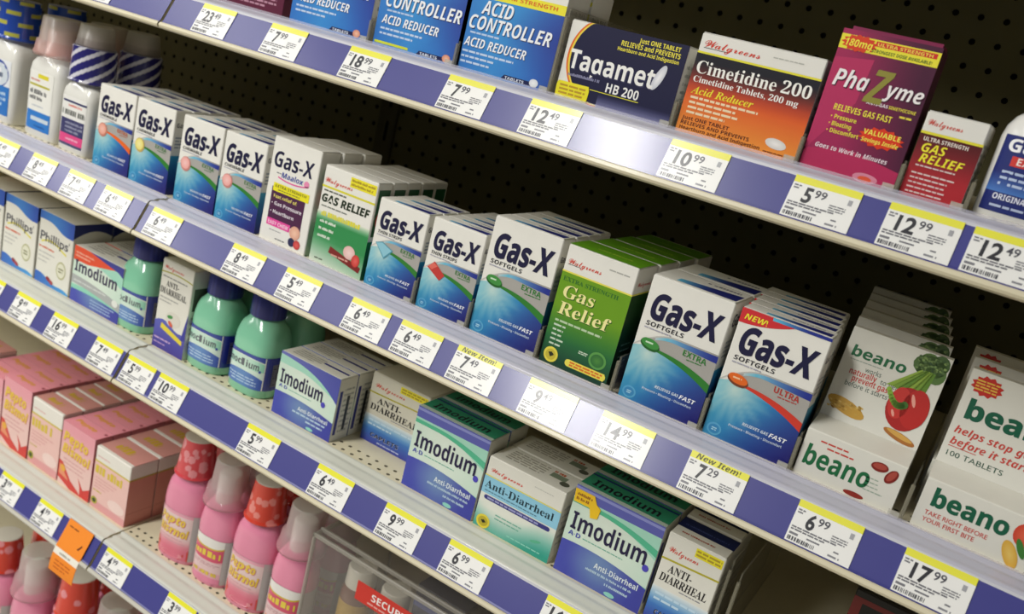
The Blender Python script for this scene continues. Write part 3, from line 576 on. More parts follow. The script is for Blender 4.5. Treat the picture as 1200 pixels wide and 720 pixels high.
carton('acid_reducer_carton', 'dark maroon carton cut by the upper picture edge, left of the blue cartons', 104, 88, 42, lambda a: (a.rect(0, 0, a.w, a.h, H('5c1a36'), 1), a.fine(a.w * .06, a.h * .06, a.w * .9, a.h * .2, H('b98a9c'), 3, 2, .5)), loc=on(1, -838, -734), base=H('5c1a36'))
def f_tag(a):
    w, h = a.w, a.h; navy = H('15153a'); n = 30
    def ring(k, l, c, dx=0):
        pts = []
        for i in range(n + 1):
            t = math.pi * (.5 + i / n); pts.append((w * .36 + w * k * math.cos(t) * .98 + dx, h * .56 + h * (k + .23) * math.sin(t)))
        return pts
    def clip(pts): return [(min(w, max(0, x)), min(h, max(0, y))) for x, y in pts]
    a.poly(clip([(w, h)] + ring(.335, 0, 0) + [(w, h * .0)])[:0] or clip(ring(.335, 0, 0) + [(w * .62, h * .03), (w, h * .0), (w, h)]), H('e0702a'), 1)
    a.poly(clip(ring(.318, 0, 0) + [(w * .66, h * .06), (w, h * .04), (w, h)]), H('ecd24a'), 2)
    a.poly(clip(ring(.302, 0, 0) + [(w, h * .02), (w, h)]), navy, 3)
    a.band(w * .38, w, 0, h * .17, lambda x, y: mixc(H('8a8cb4'), navy, y / (h * .17)), 4, 4, 4)
    c = H('f0efea'); a.text('Tagamet', w * .06, h * .40, h * .235, c, 'b', W=w * .74, l=5, off=.004, shade=H('3a3a5a')); a.ell(w * .83, h * .55, w * .035, h * .17, H('c6c8d2'), 5, rot=-.35, c2=H('f4f4f6'))
    a.text('HB 200', w * .43, h * .215, h * .115, c, 'b', W=w * .28, l=5); a.fine(w * .08, h * .29, w * .42, h * .35, H('8a8aa8'), 1, 5, .6); a.rect(w * .30, h * .19, w * .72, h * .20, H('d8d23a'), 5)
    Yl = H('efe24a'); a.text('Just ONE TABLET', w * .60, h * .90, h * .055, Yl, 'b', W=w * .34, l=5); a.text('RELIEVES and PREVENTS', w * .46, h * .82, h * .06, Yl, 'b', W=w * .49, l=5); a.text('Heartburn and Acid Indigestion', w * .44, h * .755, h * .045, Yl, 'b', W=w * .51, l=5)
def x_tag(t, w, h, d):
    b = MB(); a = Art(b, lambda u, v, l: (-w / 2 + u / 1000, -.0008 - l, v / 1000), 34, 16); pts = [(1, 1), (33, 1), (33.5, 11), (32, 15), (2, 14.5), (.5, 12)]
    a.poly(pts, H('ece12c'), 0); q = [a.p(x, y, 0) for x, y in pts]
    for i in range(6): p, r_ = q[i], q[(i + 1) % 6]; b.face([(p[0], -.0001, p[2]), (r_[0], -.0001, r_[2]), r_, p], H('d8cc20'))
    a.fine(4, 3, 30, 13, H('c09a2a'), 3, 2, .5); o = b.build('sticker', t); o['label'] = 'yellow coupon sticker'
column(carton('heartburn_tablet_carton', 'navy carton with orange ring, white lettering and yellow coupon', 112, 67.5, 40, f_tag, None, SP, loc=on(1, -394.5, -282), extra=x_tag), 2, 42)
def f_cim(a):
    w, h = a.w, a.h
    def g(x, y):
        v = y / h
        return mixc(mixc(H('ee9a3a'), H('dd5a24'), v / .42), mixc(H('a83a28'), H('141420'), (v - .5) / .22), (v - .38) / .14)
    a.band(0, w, 0, h * .80, g, 1, 4, 20); a.band(0, w, h * .795, h * .815, H('e6de3c'), 2, 2)
    script(a, w * .04, h * .865, w * .46, h * .075); a.rect(w * .04, h * .852, w * .24, h * .857, H('2a2a2a'), 3); a.fine(w * .6, h * .90, w * .92, h * .92, H('b9b8b0'), 1, 2)
    c = H('f4f2ec'); a.text('Cimetidine', w * .03, h * .605, h * .125, c, 'f', W=w * .66, l=3); a.text('200', w * .73, h * .61, h * .12, c, 'f', W=w * .23, l=3)
    a.text('Cimetidine Tablets, 200 mg', w * .03, h * .515, h * .06, c, 'f', W=w * .86, l=3); a.text('Acid Reducer', w * .04, h * .40, h * .075, H('f1e038'), 'fi', W=w * .52, l=3)
    for i in range(4): a.fine(w * .05, h * (.345 - .05 * i), w * (.62 - .14 * (i > 0)), h * (.38 - .05 * i), H('f0d8b0'), 1, 3, .65, i)
    for i, tx in enumerate(('Just ONE TABLET', 'RELIEVES AND PREVENTS', 'Heartburn and Acid Indigestion')): a.text(tx, w * .03, h * (.135 - .05 * i), h * .035, H('5a2412'), 'b', W=w * (.40, .58, .68)[i], l=3)
    a.ell(w * .82, h * .13, w * .085, h * .05, H('d8d6d0'), 3, c2=H('f4f2ee'), rot=-.1); a.fine(w * .74, h * .03, w * .95, h * .05, H('7a3a18'), 1, 3)
column(carton('acid_reducer_carton', 'white topped black to orange carton with white serif lettering', 103, 81, 45, f_cim, None, SP, loc=on(1, -275, -172)), 2, 47)
def f_pha(a):
    w, h = a.w, a.h; mg = H('a82a5c')
    a.band(0, w, 0, h, lambda x, y: mixc(H('a12656'), H('4a1836'), (x / w - .3) * 1.4 + (y / h - .3) * .4), 1, 10, 8)
    a.poly([(0, h * .12), (0, h * .80), (w * .40, h * .83), (w * .36, h * .52)], H('b52f5e'), 2); a.poly([(0, 0), (w, 0), (w, h * .13), (w * .45, h * .20), (0, h * .14)], H('b52a58'), 2)
    a.rect(0, h * .865, w, h * .965, H('ece23c'), 3); a.rect(w * .36, h * .92, w * .97, h * .955, H('d2312a'), 4); a.text('ULTRA STRENGTH', w * .38, h * .925, h * .022, H('f2dc5a'), 'b', W=w * .55, l=5); a.text('STRONGEST DOSE AVAILABLE!', w * .34, h * .878, h * .022, H('4a6a2a'), 'b', W=w * .6, l=5)
    a.burst(w * .2, h * .915, w * .19, h * .06, H('d8401f'), 5, 13); a.text('180mg', w * .05, h * .89, h * .048, H('f2ea4a'), 'b', W=w * .28, l=6, shear=.1)
    c = H('f3eeee'); a.text('Pha', w * .06, h * .61, h * .115, c, 'bi', W=w * .36, l=6, shade=H('3a1028')); a.text('yme', w * .60, h * .61, h * .10, c, 'bi', W=w * .38, l=6, shade=H('3a1028')); a.text('Z', w * .41, h * .545, h * .225, H('8f8a3a'), 'bi', W=w * .24, l=5)
    a.text('ANTI-GAS', w * .46, h * .535, h * .022, H('f0e6ea'), 'b', W=w * .22, l=4); a.text('SIMETHICONE', w * .69, h * .535, h * .022, H('e8d84a'), 'b', W=w * .27, l=4); a.fine(w * .82, h * .49, w * .95, h * .51, H('e8d84a'), 1, 4, .7)
    Yl = H('efe24a'); a.text('RELIEVES GAS FAST', w * .16, h * .445, h * .042, Yl, 'b', W=w * .60, l=4)
    for i, tx in enumerate(('• Pressure', '• Bloating', '• Discomfort')): a.text(tx, w * .16, h * (.385 - .05 * i), h * .03, Yl, 'b', W=w * (.27, .24, .34)[i], l=4)
    a.burst(w * .72, h * .325, w * .24, h * .075, H('dc3a1c'), 4, 14); a.text('VALUABLE', w * .53, h * .335, h * .035, H('f2ea5a'), 'b', W=w * .38, l=5); a.text('Savings Inside', w * .53, h * .285, h * .028, H('f2ea5a'), 'bi', W=w * .38, l=5)
    a.text('Goes to Work in Minutes', w * .10, h * .165, h * .032, H('eedbe2'), 'bi', W=w * .76, l=4); a.ell(w * .70, h * .035, w * .13, h * .035, H('d88aa0'), 3); a.ell(w * .70, h * .03, w * .07, h * .02, H('e05a3a'), 4)
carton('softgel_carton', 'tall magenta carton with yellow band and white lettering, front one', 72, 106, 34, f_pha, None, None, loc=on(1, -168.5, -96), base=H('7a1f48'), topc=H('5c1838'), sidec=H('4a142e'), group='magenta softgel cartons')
carton('softgel_carton', 'magenta carton peeking over the front magenta one', 68, 112, 32, lambda a: (a.rect(0, 0, a.w, a.h, H('8a2450'), 1), a.text('Z', a.w * .5, a.h * .5, a.h * .2, H('8f8a3a'), 'bi', l=2)), None, None, loc=(-.136, YN + .036, Z(S[1])), base=H('8a2450'), group='magenta softgel cartons')
def f_red(a):
    w, h = a.w, a.h; a.band(0, w, 0, h * .74, lambda x, y: mixc(H('b32a32'), H('3c1418'), (y / h - .25) * 1.7), 1, 4, 8); a.band(0, w, h * .735, h * .765, H('e4da3c'), 2, 2)
    script(a, w * .06, h * .84, w * .56, h * .075); a.text('ULTRA STRENGTH', w * .08, h * .66, h * .045, H('ece4da'), 'b', W=w * .72, l=3)
    Yl = H('f0e53a'); a.text('GAS', w * .10, h * .535, h * .10, Yl, 'bi', W=w * .40, l=3); a.text('RELIEF', w * .12, h * .415, h * .10, Yl, 'bi', W=w * .72, l=3); a.fine(w * .1, h * .36, w * .85, h * .39, H('dcc8c4'), 1, 3)
    for i in range(5): a.fine(w * .08, h * (.27 - .055 * i), w * (.80 - .1 * (i % 2)), h * (.30 - .055 * i), H('e0cac6'), 1, 3, .6, i)
column(carton('softgel_carton', 'small dark red carton with white top and yellow lettering', 43, 63, 30, f_red, None, SP, loc=on(1, -91.5, -48.5)), 2, 32)
# ------------------------------------------------------------------ third shelf: cartons
DW = H('dfddd2')
def f_mint(w, h, kind):
    def face(a):
        mint, pale = H('86cdb2'), H('d9e4d6')
        a.band(0, w, 0, h, lambda x, y: mixc(mint, H('a9d8c4'), y / h), 1, 4, 4)
        a.band(0, w, lambda x: h * (.30 + .10 * (x / w) * (1 - x / w)), lambda x: h * (.82 - .40 * max(0, x / w - .35) ** 1.6), lambda x, y: mixc(pale, H('c4dccb'), abs(x / w - .45) * 1.6), 2, 14, 3)
        if kind == 'blue':                                   # violet swoosh along the top
            a.band(0, w, lambda x: h * (.955 - .30 * (x / w) ** 3 - .06 * x / w), h, lambda x, y: mixc(H('6c72b8'), H('4a4fa2'), x / w), 3, 14)
            f0, f1 = .37, .30
        elif kind == 'red':
            a.poly([(0, h), (0, h * .74), (w * .30, h * .75), (w * .88, h * .90), (w * .30, h)], H('e2502e'), 3); a.fine(w * .03, h * .80, w * .42, h * .92, H('f0b8a0'), 2, 4, .5)
            a.poly([(w * .30, h), (w * .9, h * .88), (w, h * .82), (w, h)], H('3d3f92'), 4); f0, f1 = .22, .20
        else:
            a.rect(0, h * .87, w, h, H('5b5fae'), 3); a.rect(0, h * .955, w, h * .985, H('8a90cc'), 4); a.band(0, w, lambda x: h * (.80 - .28 * max(0, x / w - .3) ** 1.8), lambda x: h * (.845 - .22 * max(0, x / w - .3) ** 1.8), H('52b58e'), 3, 12); f0, f1 = .37, .29
        fld = lambda x: h * (f0 + .10 * (x / w) - (f0 - f1 + .10) * (x / w) ** 2)
        a.band(0, w, 0, fld, lambda x, y: mixc(mixc(H('454cab'), H('7c9fc0'), min(1, max(0, 1.3 - 3.2 * math.hypot(x / w - .5, y / h - .26)))), H('34358c'), .5 * (x / w)), 4, 14, 8)
        if kind == 'red':
            a.band(0, w, lambda x: h * (.33 - .12 * (x / w) ** 2), lambda x: h * (.48 - .13 * (x / w) ** 2), lambda x, y: H('a9adab'), 5, 10); a.fine(w * .05, h * .36, w * .8, h * .42, H('d8dcd8'), 1, 6, .5); a.ell(w * .90, h * .33, w * .06, h * .06, H('dfe2da'), 6)
            for i in range(3): a.fine(w * .42, h * (.16 - .055 * i), w * .95, h * (.19 - .055 * i), H('a9c0dc'), 1, 6, .6, i)
            a.text('Imodium', w * .04, h * .555, h * .20, H('3a3350'), 'b', W=w * .86, l=6)
        else:
            a.text('Imodium', w * .05, h * .52, h * (.19 if kind != 'blue' else .21), H('1d1640'), 'b', W=w * (.86 if kind != 'blue' else .72), l=6)
            a.text('A·D', w * .05, h * .445, h * .05, H('3d44a8'), 'b', W=w * .14, l=6); a.fine(w * .22, h * .455, w * .72, h * .475, H('6fae98'), 1, 5)
            ex = w * (.93 if kind != 'blue' else .80); a.ell(ex, h * .50, w * .035, w * .038, H('4a44b4'), 6)
            a.text('Anti-Diarrheal', w * .42, h * .23, h * .06, H('dfe8ea'), 'b', W=w * .50, l=6); a.fine(w * .34, h * .165, w * .93, h * .205, H('b8cede'), 1, 6, .65); a.fine(w * .58, h * .10, w * .92, h * .14, H('b8cede'), 1, 6, .65)
            a.ell(w * .66, h * .035, w * .06, h * .025, H('8fd0c0'), 6)
    return face
def t_mint(a):
    a.rect(0, 0, a.w, a.h, H('2f8a68'), 1); a.rect(0, 0, a.w, a.h * .16, H('b9c8bc'), 2); a.rect(0, a.h * .80, a.w, a.h * .88, H('1d2270'), 2)
    a.text('Imodium', a.w * .10, a.h * .28, a.h * .34, H('141022'), 'b', W=a.w * .76, l=3)
def s_mint(a):
    a.rect(a.w * .1, a.h * .1, a.w * .25, a.h * .8, H('2a2f86'), 1); a.fine(a.w * .35, a.h * .1, a.w * .9, a.h * .85, H('9a9c96'), 9, 1, .4); a.rect(a.w * .55, a.h * .15, a.w * .70, a.h * .7, H('35383c'), 2)
def t_plain(a): a.fine(a.w * .1, a.h * .2, a.w * .55, a.h * .8, H('8f8c80'), 4, 1, .5); a.rect(a.w * .55, a.h * .5, a.w * .96, a.h * .62, H('2b2f7c'), 1)
GM3 = 'mint and violet cartons on the third shelf'
column(carton('antidiarrheal_carton', 'low mint carton with red corner, beside the blue wave cartons', 100, 76, 42, f_mint(100, 76, 'red'), t_plain, s_mint, base=DW, loc=on(3, -1026, -928), group=GM3), 2, 44)
column(carton('antidiarrheal_carton', 'low mint carton with violet swoosh top, right of the green bottles', 89, 76, 30, f_mint(89, 76, 'blue'), t_plain, s_mint, base=DW, loc=on(3, -649, -560), group=GM3), 3, 31)
column(carton('antidiarrheal_carton', 'mint carton with violet top strip, left of the pale teal carton', 90, 91, 38, f_mint(90, 91, 'top'), t_mint, s_mint, base=DW, loc=on(3, -456, -367), group=GM3), 2, 40)
def x_val(t, w, h, d):
    b = MB(); a = Art(b, lambda u, v, l: (-w / 2 + u / 1000, -.0009 - l, h - .026 + v / 1000), 30, 22); pts = [(0, 22), (20, 22), (24, 15), (29, 12), (28, 2), (21, 0), (18, 9), (1, 9)]
    a.poly(pts, H('eec21e'), 0); q = [a.p(x, y, 0) for x, y in pts]
    for i in range(8): p, r_ = q[i], q[(i + 1) % 8]; b.face([(p[0], -.0002, p[2]), (r_[0], -.0002, r_[2]), r_, p][::-1], H('d8ac14'))
    a.fine(3, 11, 19, 20, H('a0641a'), 2, 2, .6); o = b.build('sticker', t); o['label'] = 'yellow stepped value sticker'
column(carton('antidiarrheal_carton', 'mint carton with violet top and yellow value sticker', 91, 92, 40, f_mint(91, 92, 'top'), t_mint, s_mint, base=DW, loc=on(3, -268, -177), group=GM3, extra=x_val), 2, 42)
def f_teal(a):
    w, h = a.w, a.h
    a.band(0, w, 0, h * .5, lambda x, y: mixc(H('2f9a86'), H('e0e2d6'), y / (h * .36) + .25 * math.sin(x / w * 5)), 1, 12, 8)
    a.rect(0, h * .485, w, h * .73, H('8cc4dc'), 2); a.band(0, w, h * .725, h * .74, H('e0d65a'), 3, 2); script(a, w * .06, h * .80, w * .42, h * .06)
    a.fine(w * .62, h * .88, w * .94, h * .895, H('b5b4ac'), 1, 2)
    a.text('Anti-Diarrheal', w * .03, h * .57, h * .105, H('14323e'), 'f', W=w * .90, l=4); a.fine(w * .04, h * .515, w * .8, h * .54, H('4f7a90'), 1, 4)
    a.ell(w * .08, h * .44, h * .03, h * .03, H('34347c'), 4); a.ell(w * .90, h * .44, h * .03, h * .03, H('34347c'), 4); a.rect(w * .08, h * .41, w * .90, h * .47, H('34347c'), 4); a.fine(w * .10, h * .42, w * .88, h * .46, H('9a9cc8'), 1, 5, .6)
    a.ell(w * .12, h * .10, w * .09, w * .085, H('e2cf3c'), 4); a.ell(w * .12, h * .10, w * .065, w * .06, H('b8a62e'), 5); a.poly([(w * .09, h * .11), (w * .12, h * .075), (w * .16, h * .10), (w * .13, h * .13)], H('20200f'), 6)
    a.fine(w * .25, h * .25, w * .6, h * .28, H('6fae98'), 1, 4); a.fine(w * .25, h * .2, w * .6, h * .23, H('6fae98'), 1, 4); a.ell(w * .80, h * .20, w * .07, h * .02, H('5ab08c'), 4, rot=.3); a.fine(w * .45, h * .06, w * .9, h * .09, H('8fd0bc'), 1, 4)
def t_teal(a):
    a.fine(a.w * .12, a.h * .25, a.w * .60, a.h * .85, H('a19d8e'), 5, 1, .45); a.rect(a.w * .66, a.h * .45, a.w * .86, a.h * .7, H('7d8a74'), 1); a.fine(a.w * .66, a.h * .70, a.w * .86, a.h * .85, H('c05a2a'), 1, 2, .7); a.ell(a.w * .88, a.h * .36, a.w * .06, a.h * .12, H('55584a'), 2)
column(carton('antidiarrheal_carton', 'pale teal and white carton with sky blue band and serif lettering', 88, 77, 40, f_teal, t_teal, SP, base=DW, loc=on(3, -364, -275)), 2, 42)
def f_adw(tall):
    def face(a):
        w, h = a.w, a.h
        a.band(0, w, 0, h * .40, lambda x, y: mixc(H('3a3f9a'), mixc(H('3f8ccc'), H('dfe4e2'), (y / h - .2) / .2), y / (h * .28)), 1, 6, 8)
        script(a, w * .08, h * .80, w * .52, h * .065); a.band(0, w, lambda x: h * (.715 + .03 * (x / w - .5)), lambda x: h * (.735 + .03 * (x / w - .5)), H('b5ac2c'), 2, 6); a.rect(w * .50, h * .87, w * .97, h * .965, H('e8dc28'), 2); a.fine(w * .52, h * .88, w * .95, h * .955, H('b09a2a'), 2, 3)
        k = H('1c1a1e'); a.text('ANTI-', w * .16, h * .59, h * .085, k, 'f', W=w * .42, l=3, shear=.08); a.text('DIARRHEAL', w * .06, h * .475, h * .09, k, 'f', W=w * .84, l=3, shear=.08); a.fine(w * .45, h * .435, w * .86, h * .455, H('8a8a90'), 1, 3)
        for i in range(2): a.fine(w * .08, h * (.31 - .06 * i), w * (.85 - .3 * i), h * (.35 - .06 * i), H('c2daea'), 1, 3, .6, i)
        a.text('CAPLETS', w * .16, h * .10, h * .055, H('14141c'), 'b', W=w * .5, l=4, shade=H('e8e8ee')); a.fine(w * .3, h * .03, w * .7, h * .06, H('b9c2e0'), 1, 3)
    return face
def t_navy(a): a.rect(0, a.h * .42, a.w, a.h * .92, H('16204e'), 1); a.fine(a.w * .1, a.h * .55, a.w * .9, a.h * .66, H('46548a'), 1, 2); a.fine(a.w * .15, a.h * .15, a.w * .9, a.h * .28, H('b56a5a'), 1, 2, .5)
column(carton('antidiarrheal_carton', 'white carton with black serif lettering at the bare end', 54, 91, 44, f_adw(0), t_navy, SP, base=DW, loc=on(3, -172.5, -118.5)), 2, 46)
carton('antidiarrheal_carton', 'white carton with black serif lettering pushed back behind bare perforated deck', 80, 83, 46, f_adw(0), None, SP, base=H('d5d1c0'), loc=on(3, -550, -470, .775))
def f_adt(a):
    w, h = a.w, a.h
    script(a, w * .08, h * .90, w * .62, h * .045); a.band(0, w, lambda x: h * (.845 + .02 * (1 - (2 * x / w - 1) ** 2)), lambda x: h * (.858 + .02 * (1 - (2 * x / w - 1) ** 2)), H('a9a42c'), 2, 8)
    k = H('2a282c'); a.fine(w * .06, h * .80, w * .9, h * .825, H('8c8c88'), 1, 2); a.text('ANTI-', w * .2, h * .715, h * .062, k, 'f', W=w * .40, l=3); a.text('DIARRHEAL', w * .04, h * .625, h * .070, k, 'f', W=w * .84, l=3)
    for i in range(2): a.fine(w * .06, h * (.57 - .04 * i), w * (.75 - .3 * i), h * (.59 - .04 * i), H('9a9a96'), 1, 3, .6, i)
    a.band(0, w, 0, lambda x: h * (.30 + .04 * math.sin(x / w * 6)), lambda x, y: mixc(H('43378e'), H('5a5fb4'), y / (h * .3)), 2, 8, 3); a.poly([(w * .86, h * .2), (w, h * .22), (w, h * .52)], H('3a3a96'), 3)
    a.ell(w * .56, h * .38, w * .24, h * .085, H('d6d2c6'), 3); a.ell(w * .46, h * .40, w * .09, h * .02, H('3f8a44'), 4, rot=.2); a.ell(w * .50, h * .325, w * .09, h * .022, H('c2402f'), 5, rot=-.6, c2=H('e2704f'))
    a.poly([(w * .20, h * .24), (w * .92, h * .15), (w * .92, h * .20), (w * .22, h * .30)], H('e0cd3c'), 4); a.fine(w * .05, h * .10, w * .7, h * .13, H('c8a8d0'), 1, 4); a.fine(w * .05, h * .05, w * .5, h * .075, H('b898c8'), 1, 4)
def s_adt(a): a.rect(a.w * .1, a.h * .55, a.w * .95, a.h * .80, H('4f574a'), 1); a.fine(a.w * .3, a.h * .66, a.w * .8, a.h * .71, H('1d1d1a'), 1, 2, .7); a.fine(a.w * .1, a.h * .15, a.w * .9, a.h * .5, H('a09d8e'), 6, 1, .4)
column(carton('antidiarrheal_carton', 'tall white carton with cherry picture between the mint green bottles', 56, 115, 42, f_adt, None, s_adt, base=DW, loc=on(3, -859.5, -803.5)), 2, 44)
def f_wave(a):
    w, h = a.w, a.h; bl = lambda x, y: mixc(H('2b47a4'), H('3f7fc8'), .5 + .5 * math.sin(x / w * 4))
    a.band(0, w, lambda x: h * (.885 - .16 / (1 + math.exp(-(x / w - .55) * 9)) + .05 * (x / w)), h, bl, 1, 14, 2)
    a.text('Phillips', w * .06, h * .60, h * .125, H('4a4a52'), 'n', W=w * .82, l=3, off=.012); a.text("'", w * .89, h * .62, h * .1, H('4a4a52'), 'n', l=3)
    a.band(w * .1, w * .85, lambda x: h * (.565 + .05 * math.sin((x / w - .1) * 5.5)), lambda x: h * (.59 + .05 * math.sin((x / w - .1) * 5.5)), H('dfd44a'), 2, 12); a.fine(w * .05, h * .49, w * .62, h * .53, H('dd6a48'), 1, 2, .7)
    for i in range(3): a.fine(w * .05, h * (.42 - .06 * i), w * (.55 - .08 * i), h * (.45 - .06 * i), H('b9b8b2'), 1, 2, .6, i)
    a.ell(w * .74, h * .30, w * .14, h * .125, H('b5b48a'), 2); a.ell(w * .74, h * .30, w * .115, h * .10, H('dcdbc6'), 3); a.fine(w * .67, h * .26, w * .81, h * .34, H('8a8a66'), 2, 4)
    a.band(0, w, lambda x: h * .0, lambda x: h * (.145 - .13 * (x / w) + .02 * math.sin(x / w * 9)), lambda x, y: mixc(H('2f62b8'), H('4aa0d8'), x / w), 2, 12)
    a.ell(w * .40, h * .10, w * .07, h * .03, H('8e2430'), 4, rot=-.3); a.ell(w * .49, h * .075, w * .06, h * .028, H('a83a40'), 5, rot=-.3)
def s_wave(a): a.band(0, a.w, lambda x: a.h * (.80 + .10 * math.sin(x / a.w * 3)), a.h, H('202c6c'), 1, 8); a.fine(a.w * .1, a.h * .15, a.w * .9, a.h * .7, H('a5a49c'), 7, 1, .4); a.rect(a.w * .97, 0, a.w, a.h, H('8f8d80'), 1)
GW = 'white cartons with blue waves'
column(carton('laxative_carton', 'white carton with blue wave, cut by the left picture edge', 74, 99, 58, f_wave, None, s_wave, base=DW, loc=on(3, -1263, -1189), group=GW), 2, 60)
column(carton('laxative_carton', 'white carton with blue wave, in the middle of its trio', 74, 99, 58, f_wave, None, s_wave, base=DW, loc=on(3, -1185, -1111), group=GW), 2, 60)
column(carton('laxative_carton', 'white carton with blue wave, beside the red cornered mint carton', 74, 100, 58, f_wave, None, s_wave, base=DW, loc=on(3, -1106, -1032), group=GW), 2, 60)
carton('small_carton', 'red brown carton lying on top of the blue wave cartons', 84, 30, 40, lambda a: (a.fine(4, 8, 60, 22, H('b98a78'), 2, 1, .5)), base=H('8a3a2e'), loc=(-1.262, .80, Z(S[3]) + .0992))
carton('small_carton', 'black carton with dark red frame at the bare right end', 96, 113, 50, lambda a: (a.rect(0, a.h * .90, a.w, a.h * .94, H('6a1f1c'), 1), a.rect(0, 0, a.w * .08, a.h * .94, H('6a1f1c'), 2), a.rect(a.w * .13, 0, a.w * .95, a.h * .84, H('262320'), 1), a.rect(a.w * .2, a.h * .60, a.w * .8, a.h * .72, H('2c2a26'), 2)), base=H('15130f'), loc=(.0315, .75, Z(S[3])))

# ------------------------------------------------------------------ fourth shelf: pink cartons
PK = H('e6b4b0'); YT = H('e2bf3c')
def f_pink1(a):
    w, h = a.w, a.h; a.band(0, w, 0, h, lambda x, y: mixc(H('e6c2ba'), H('e29aa4'), (y / h - .45) * 2.2), 1, 3, 8)
    a.text('Pepto', w * .05, h * .72, h * .14, YT, 'bi', W=w * .78, l=3, off=.02, slope=-.05, shade=H('c4566a')); a.text('Bismol', w * .05, h * .53, h * .14, YT, 'bi', W=w * .88, l=3, off=.02, slope=-.05, shade=H('c4566a'))
    for i in range(3): a.fine(w * .12, h * (.42 - .06 * i), w * .85, h * (.45 - .06 * i), H('d29a98'), 1, 2, .6, i)
    a.poly([(0, h * .10), (0, h * .38), (w * .12, h * .36), (w * .40, h * .14), (w * .66, h * .05), (w * .75, 0), (w * .4, 0)], H('d0403a'), 3); a.poly([(w * .02, h * .16), (w * .03, h * .33), (w * .34, h * .12)], H('e2906a'), 4); a.ell(w * .14, h * .27, w * .08, h * .05, H('e2a83c'), 5, rot=-.6)
    a.poly([(w * .62, h * .27), (w * .80, h * .12), (w, h * .20), (w, 0), (w * .72, 0), (w * .70, h * .14)], H('cf3a34'), 4)
def t_pink1(a): a.rect(0, 0, a.w, a.h, H('e896a2'), 1); a.text('Pepto', a.w * .12, a.h * .42, a.h * .26, H('dd9a2c'), 'bi', W=a.w * .6, l=3, off=.02); a.ell(a.w * .93, a.h * .7, 2.6, 2.2, H('9a3a4a'), 3)
def f_pink2(a):
    w, h = a.w, a.h; a.rect(0, 0, w, h * .76, H('e6bcb4'), 1); a.band(0, w, h * .755, h * .78, H('cdb83c'), 2, 2); a.fine(w * .06, h * .84, w * .5, h * .87, H('d8a8a4'), 1, 2)
    a.fine(w * .04, h * .56, w * .90, h * .72, H('d6bb3a'), 1, 3, .8); 
    for i in range(4): a.fine(w * .06, h * (.49 - .05 * i), w * (.8 - .1 * i), h * (.52 - .05 * i), H('d8a09c'), 1, 2, .6, i)
    a.fine(w * .04, h * .27, w * .30, h * .31, H('c9b24a'), 1, 3); a.ell(w * .72, h * .22, w * .24, h * .09, H('ecd0c8'), 2); a.rect(0, h * .0, w, h * .12, H('dc9c9c'), 2); a.ell(w * .10, h * .12, w * .09, h * .06, H('a9a42c'), 4); a.ell(w * .10, h * .12, w * .05, h * .035, H('3a4a1c'), 5)
def t_pink2(a): a.rect(0, a.h * .12, a.w, a.h, H('c98f86'), 1); a.fine(a.w * .22, a.h * .32, a.w * .75, a.h * .72, H('c2a02c'), 1, 3, .8)
def s_pink2(a): a.rect(0, 0, a.w, a.h * .76, H('cf8578'), 1); a.rect(0, a.h * .755, a.w, a.h * .78, H('b5a02c'), 2); a.rect(0, a.h * .2, a.w, a.h * .21, H('b86a62'), 2); a.rect(a.w * .98, 0, a.w, a.h, H('8a4a44'), 2)
def pinkcol(kind, x0, x1, h, d, n, label):
    f, tp, sd, bs = (f_pink1, t_pink1, None, H('de8a94')) if kind == 1 else (f_pink2, t_pink2, s_pink2, H('e4e0d6'))
    column(carton('stomach_relief_carton', label, x1 - x0 - 1.5, h, d, f, tp, sd, base=bs, loc=on(4, x0, x1), group='pink stomach relief cartons'), n, d + 1)
pinkcol(2, -1294, -1222, 104, 30, 2, 'pink carton with white top, farthest left, cut by the picture edge')
pinkcol(1, -1221, -1152, 96, 32, 4, 'pink carton with red swirl, cut by the left picture edge')
pinkcol(1, -1150, -1083, 105, 27, 5, 'pink carton with yellow lettering, leftmost one wholly in view')
pinkcol(2, -1081, -1011, 101, 30, 5, 'pink carton with white top, between two plain pink cartons')
pinkcol(1, -1010, -939, 96, 27, 5, 'pink carton with red swirl, left of the end carton')
pinkcol(2, -936, -863, 91, 43, 3, 'pink carton with white top, right end of the carton row')

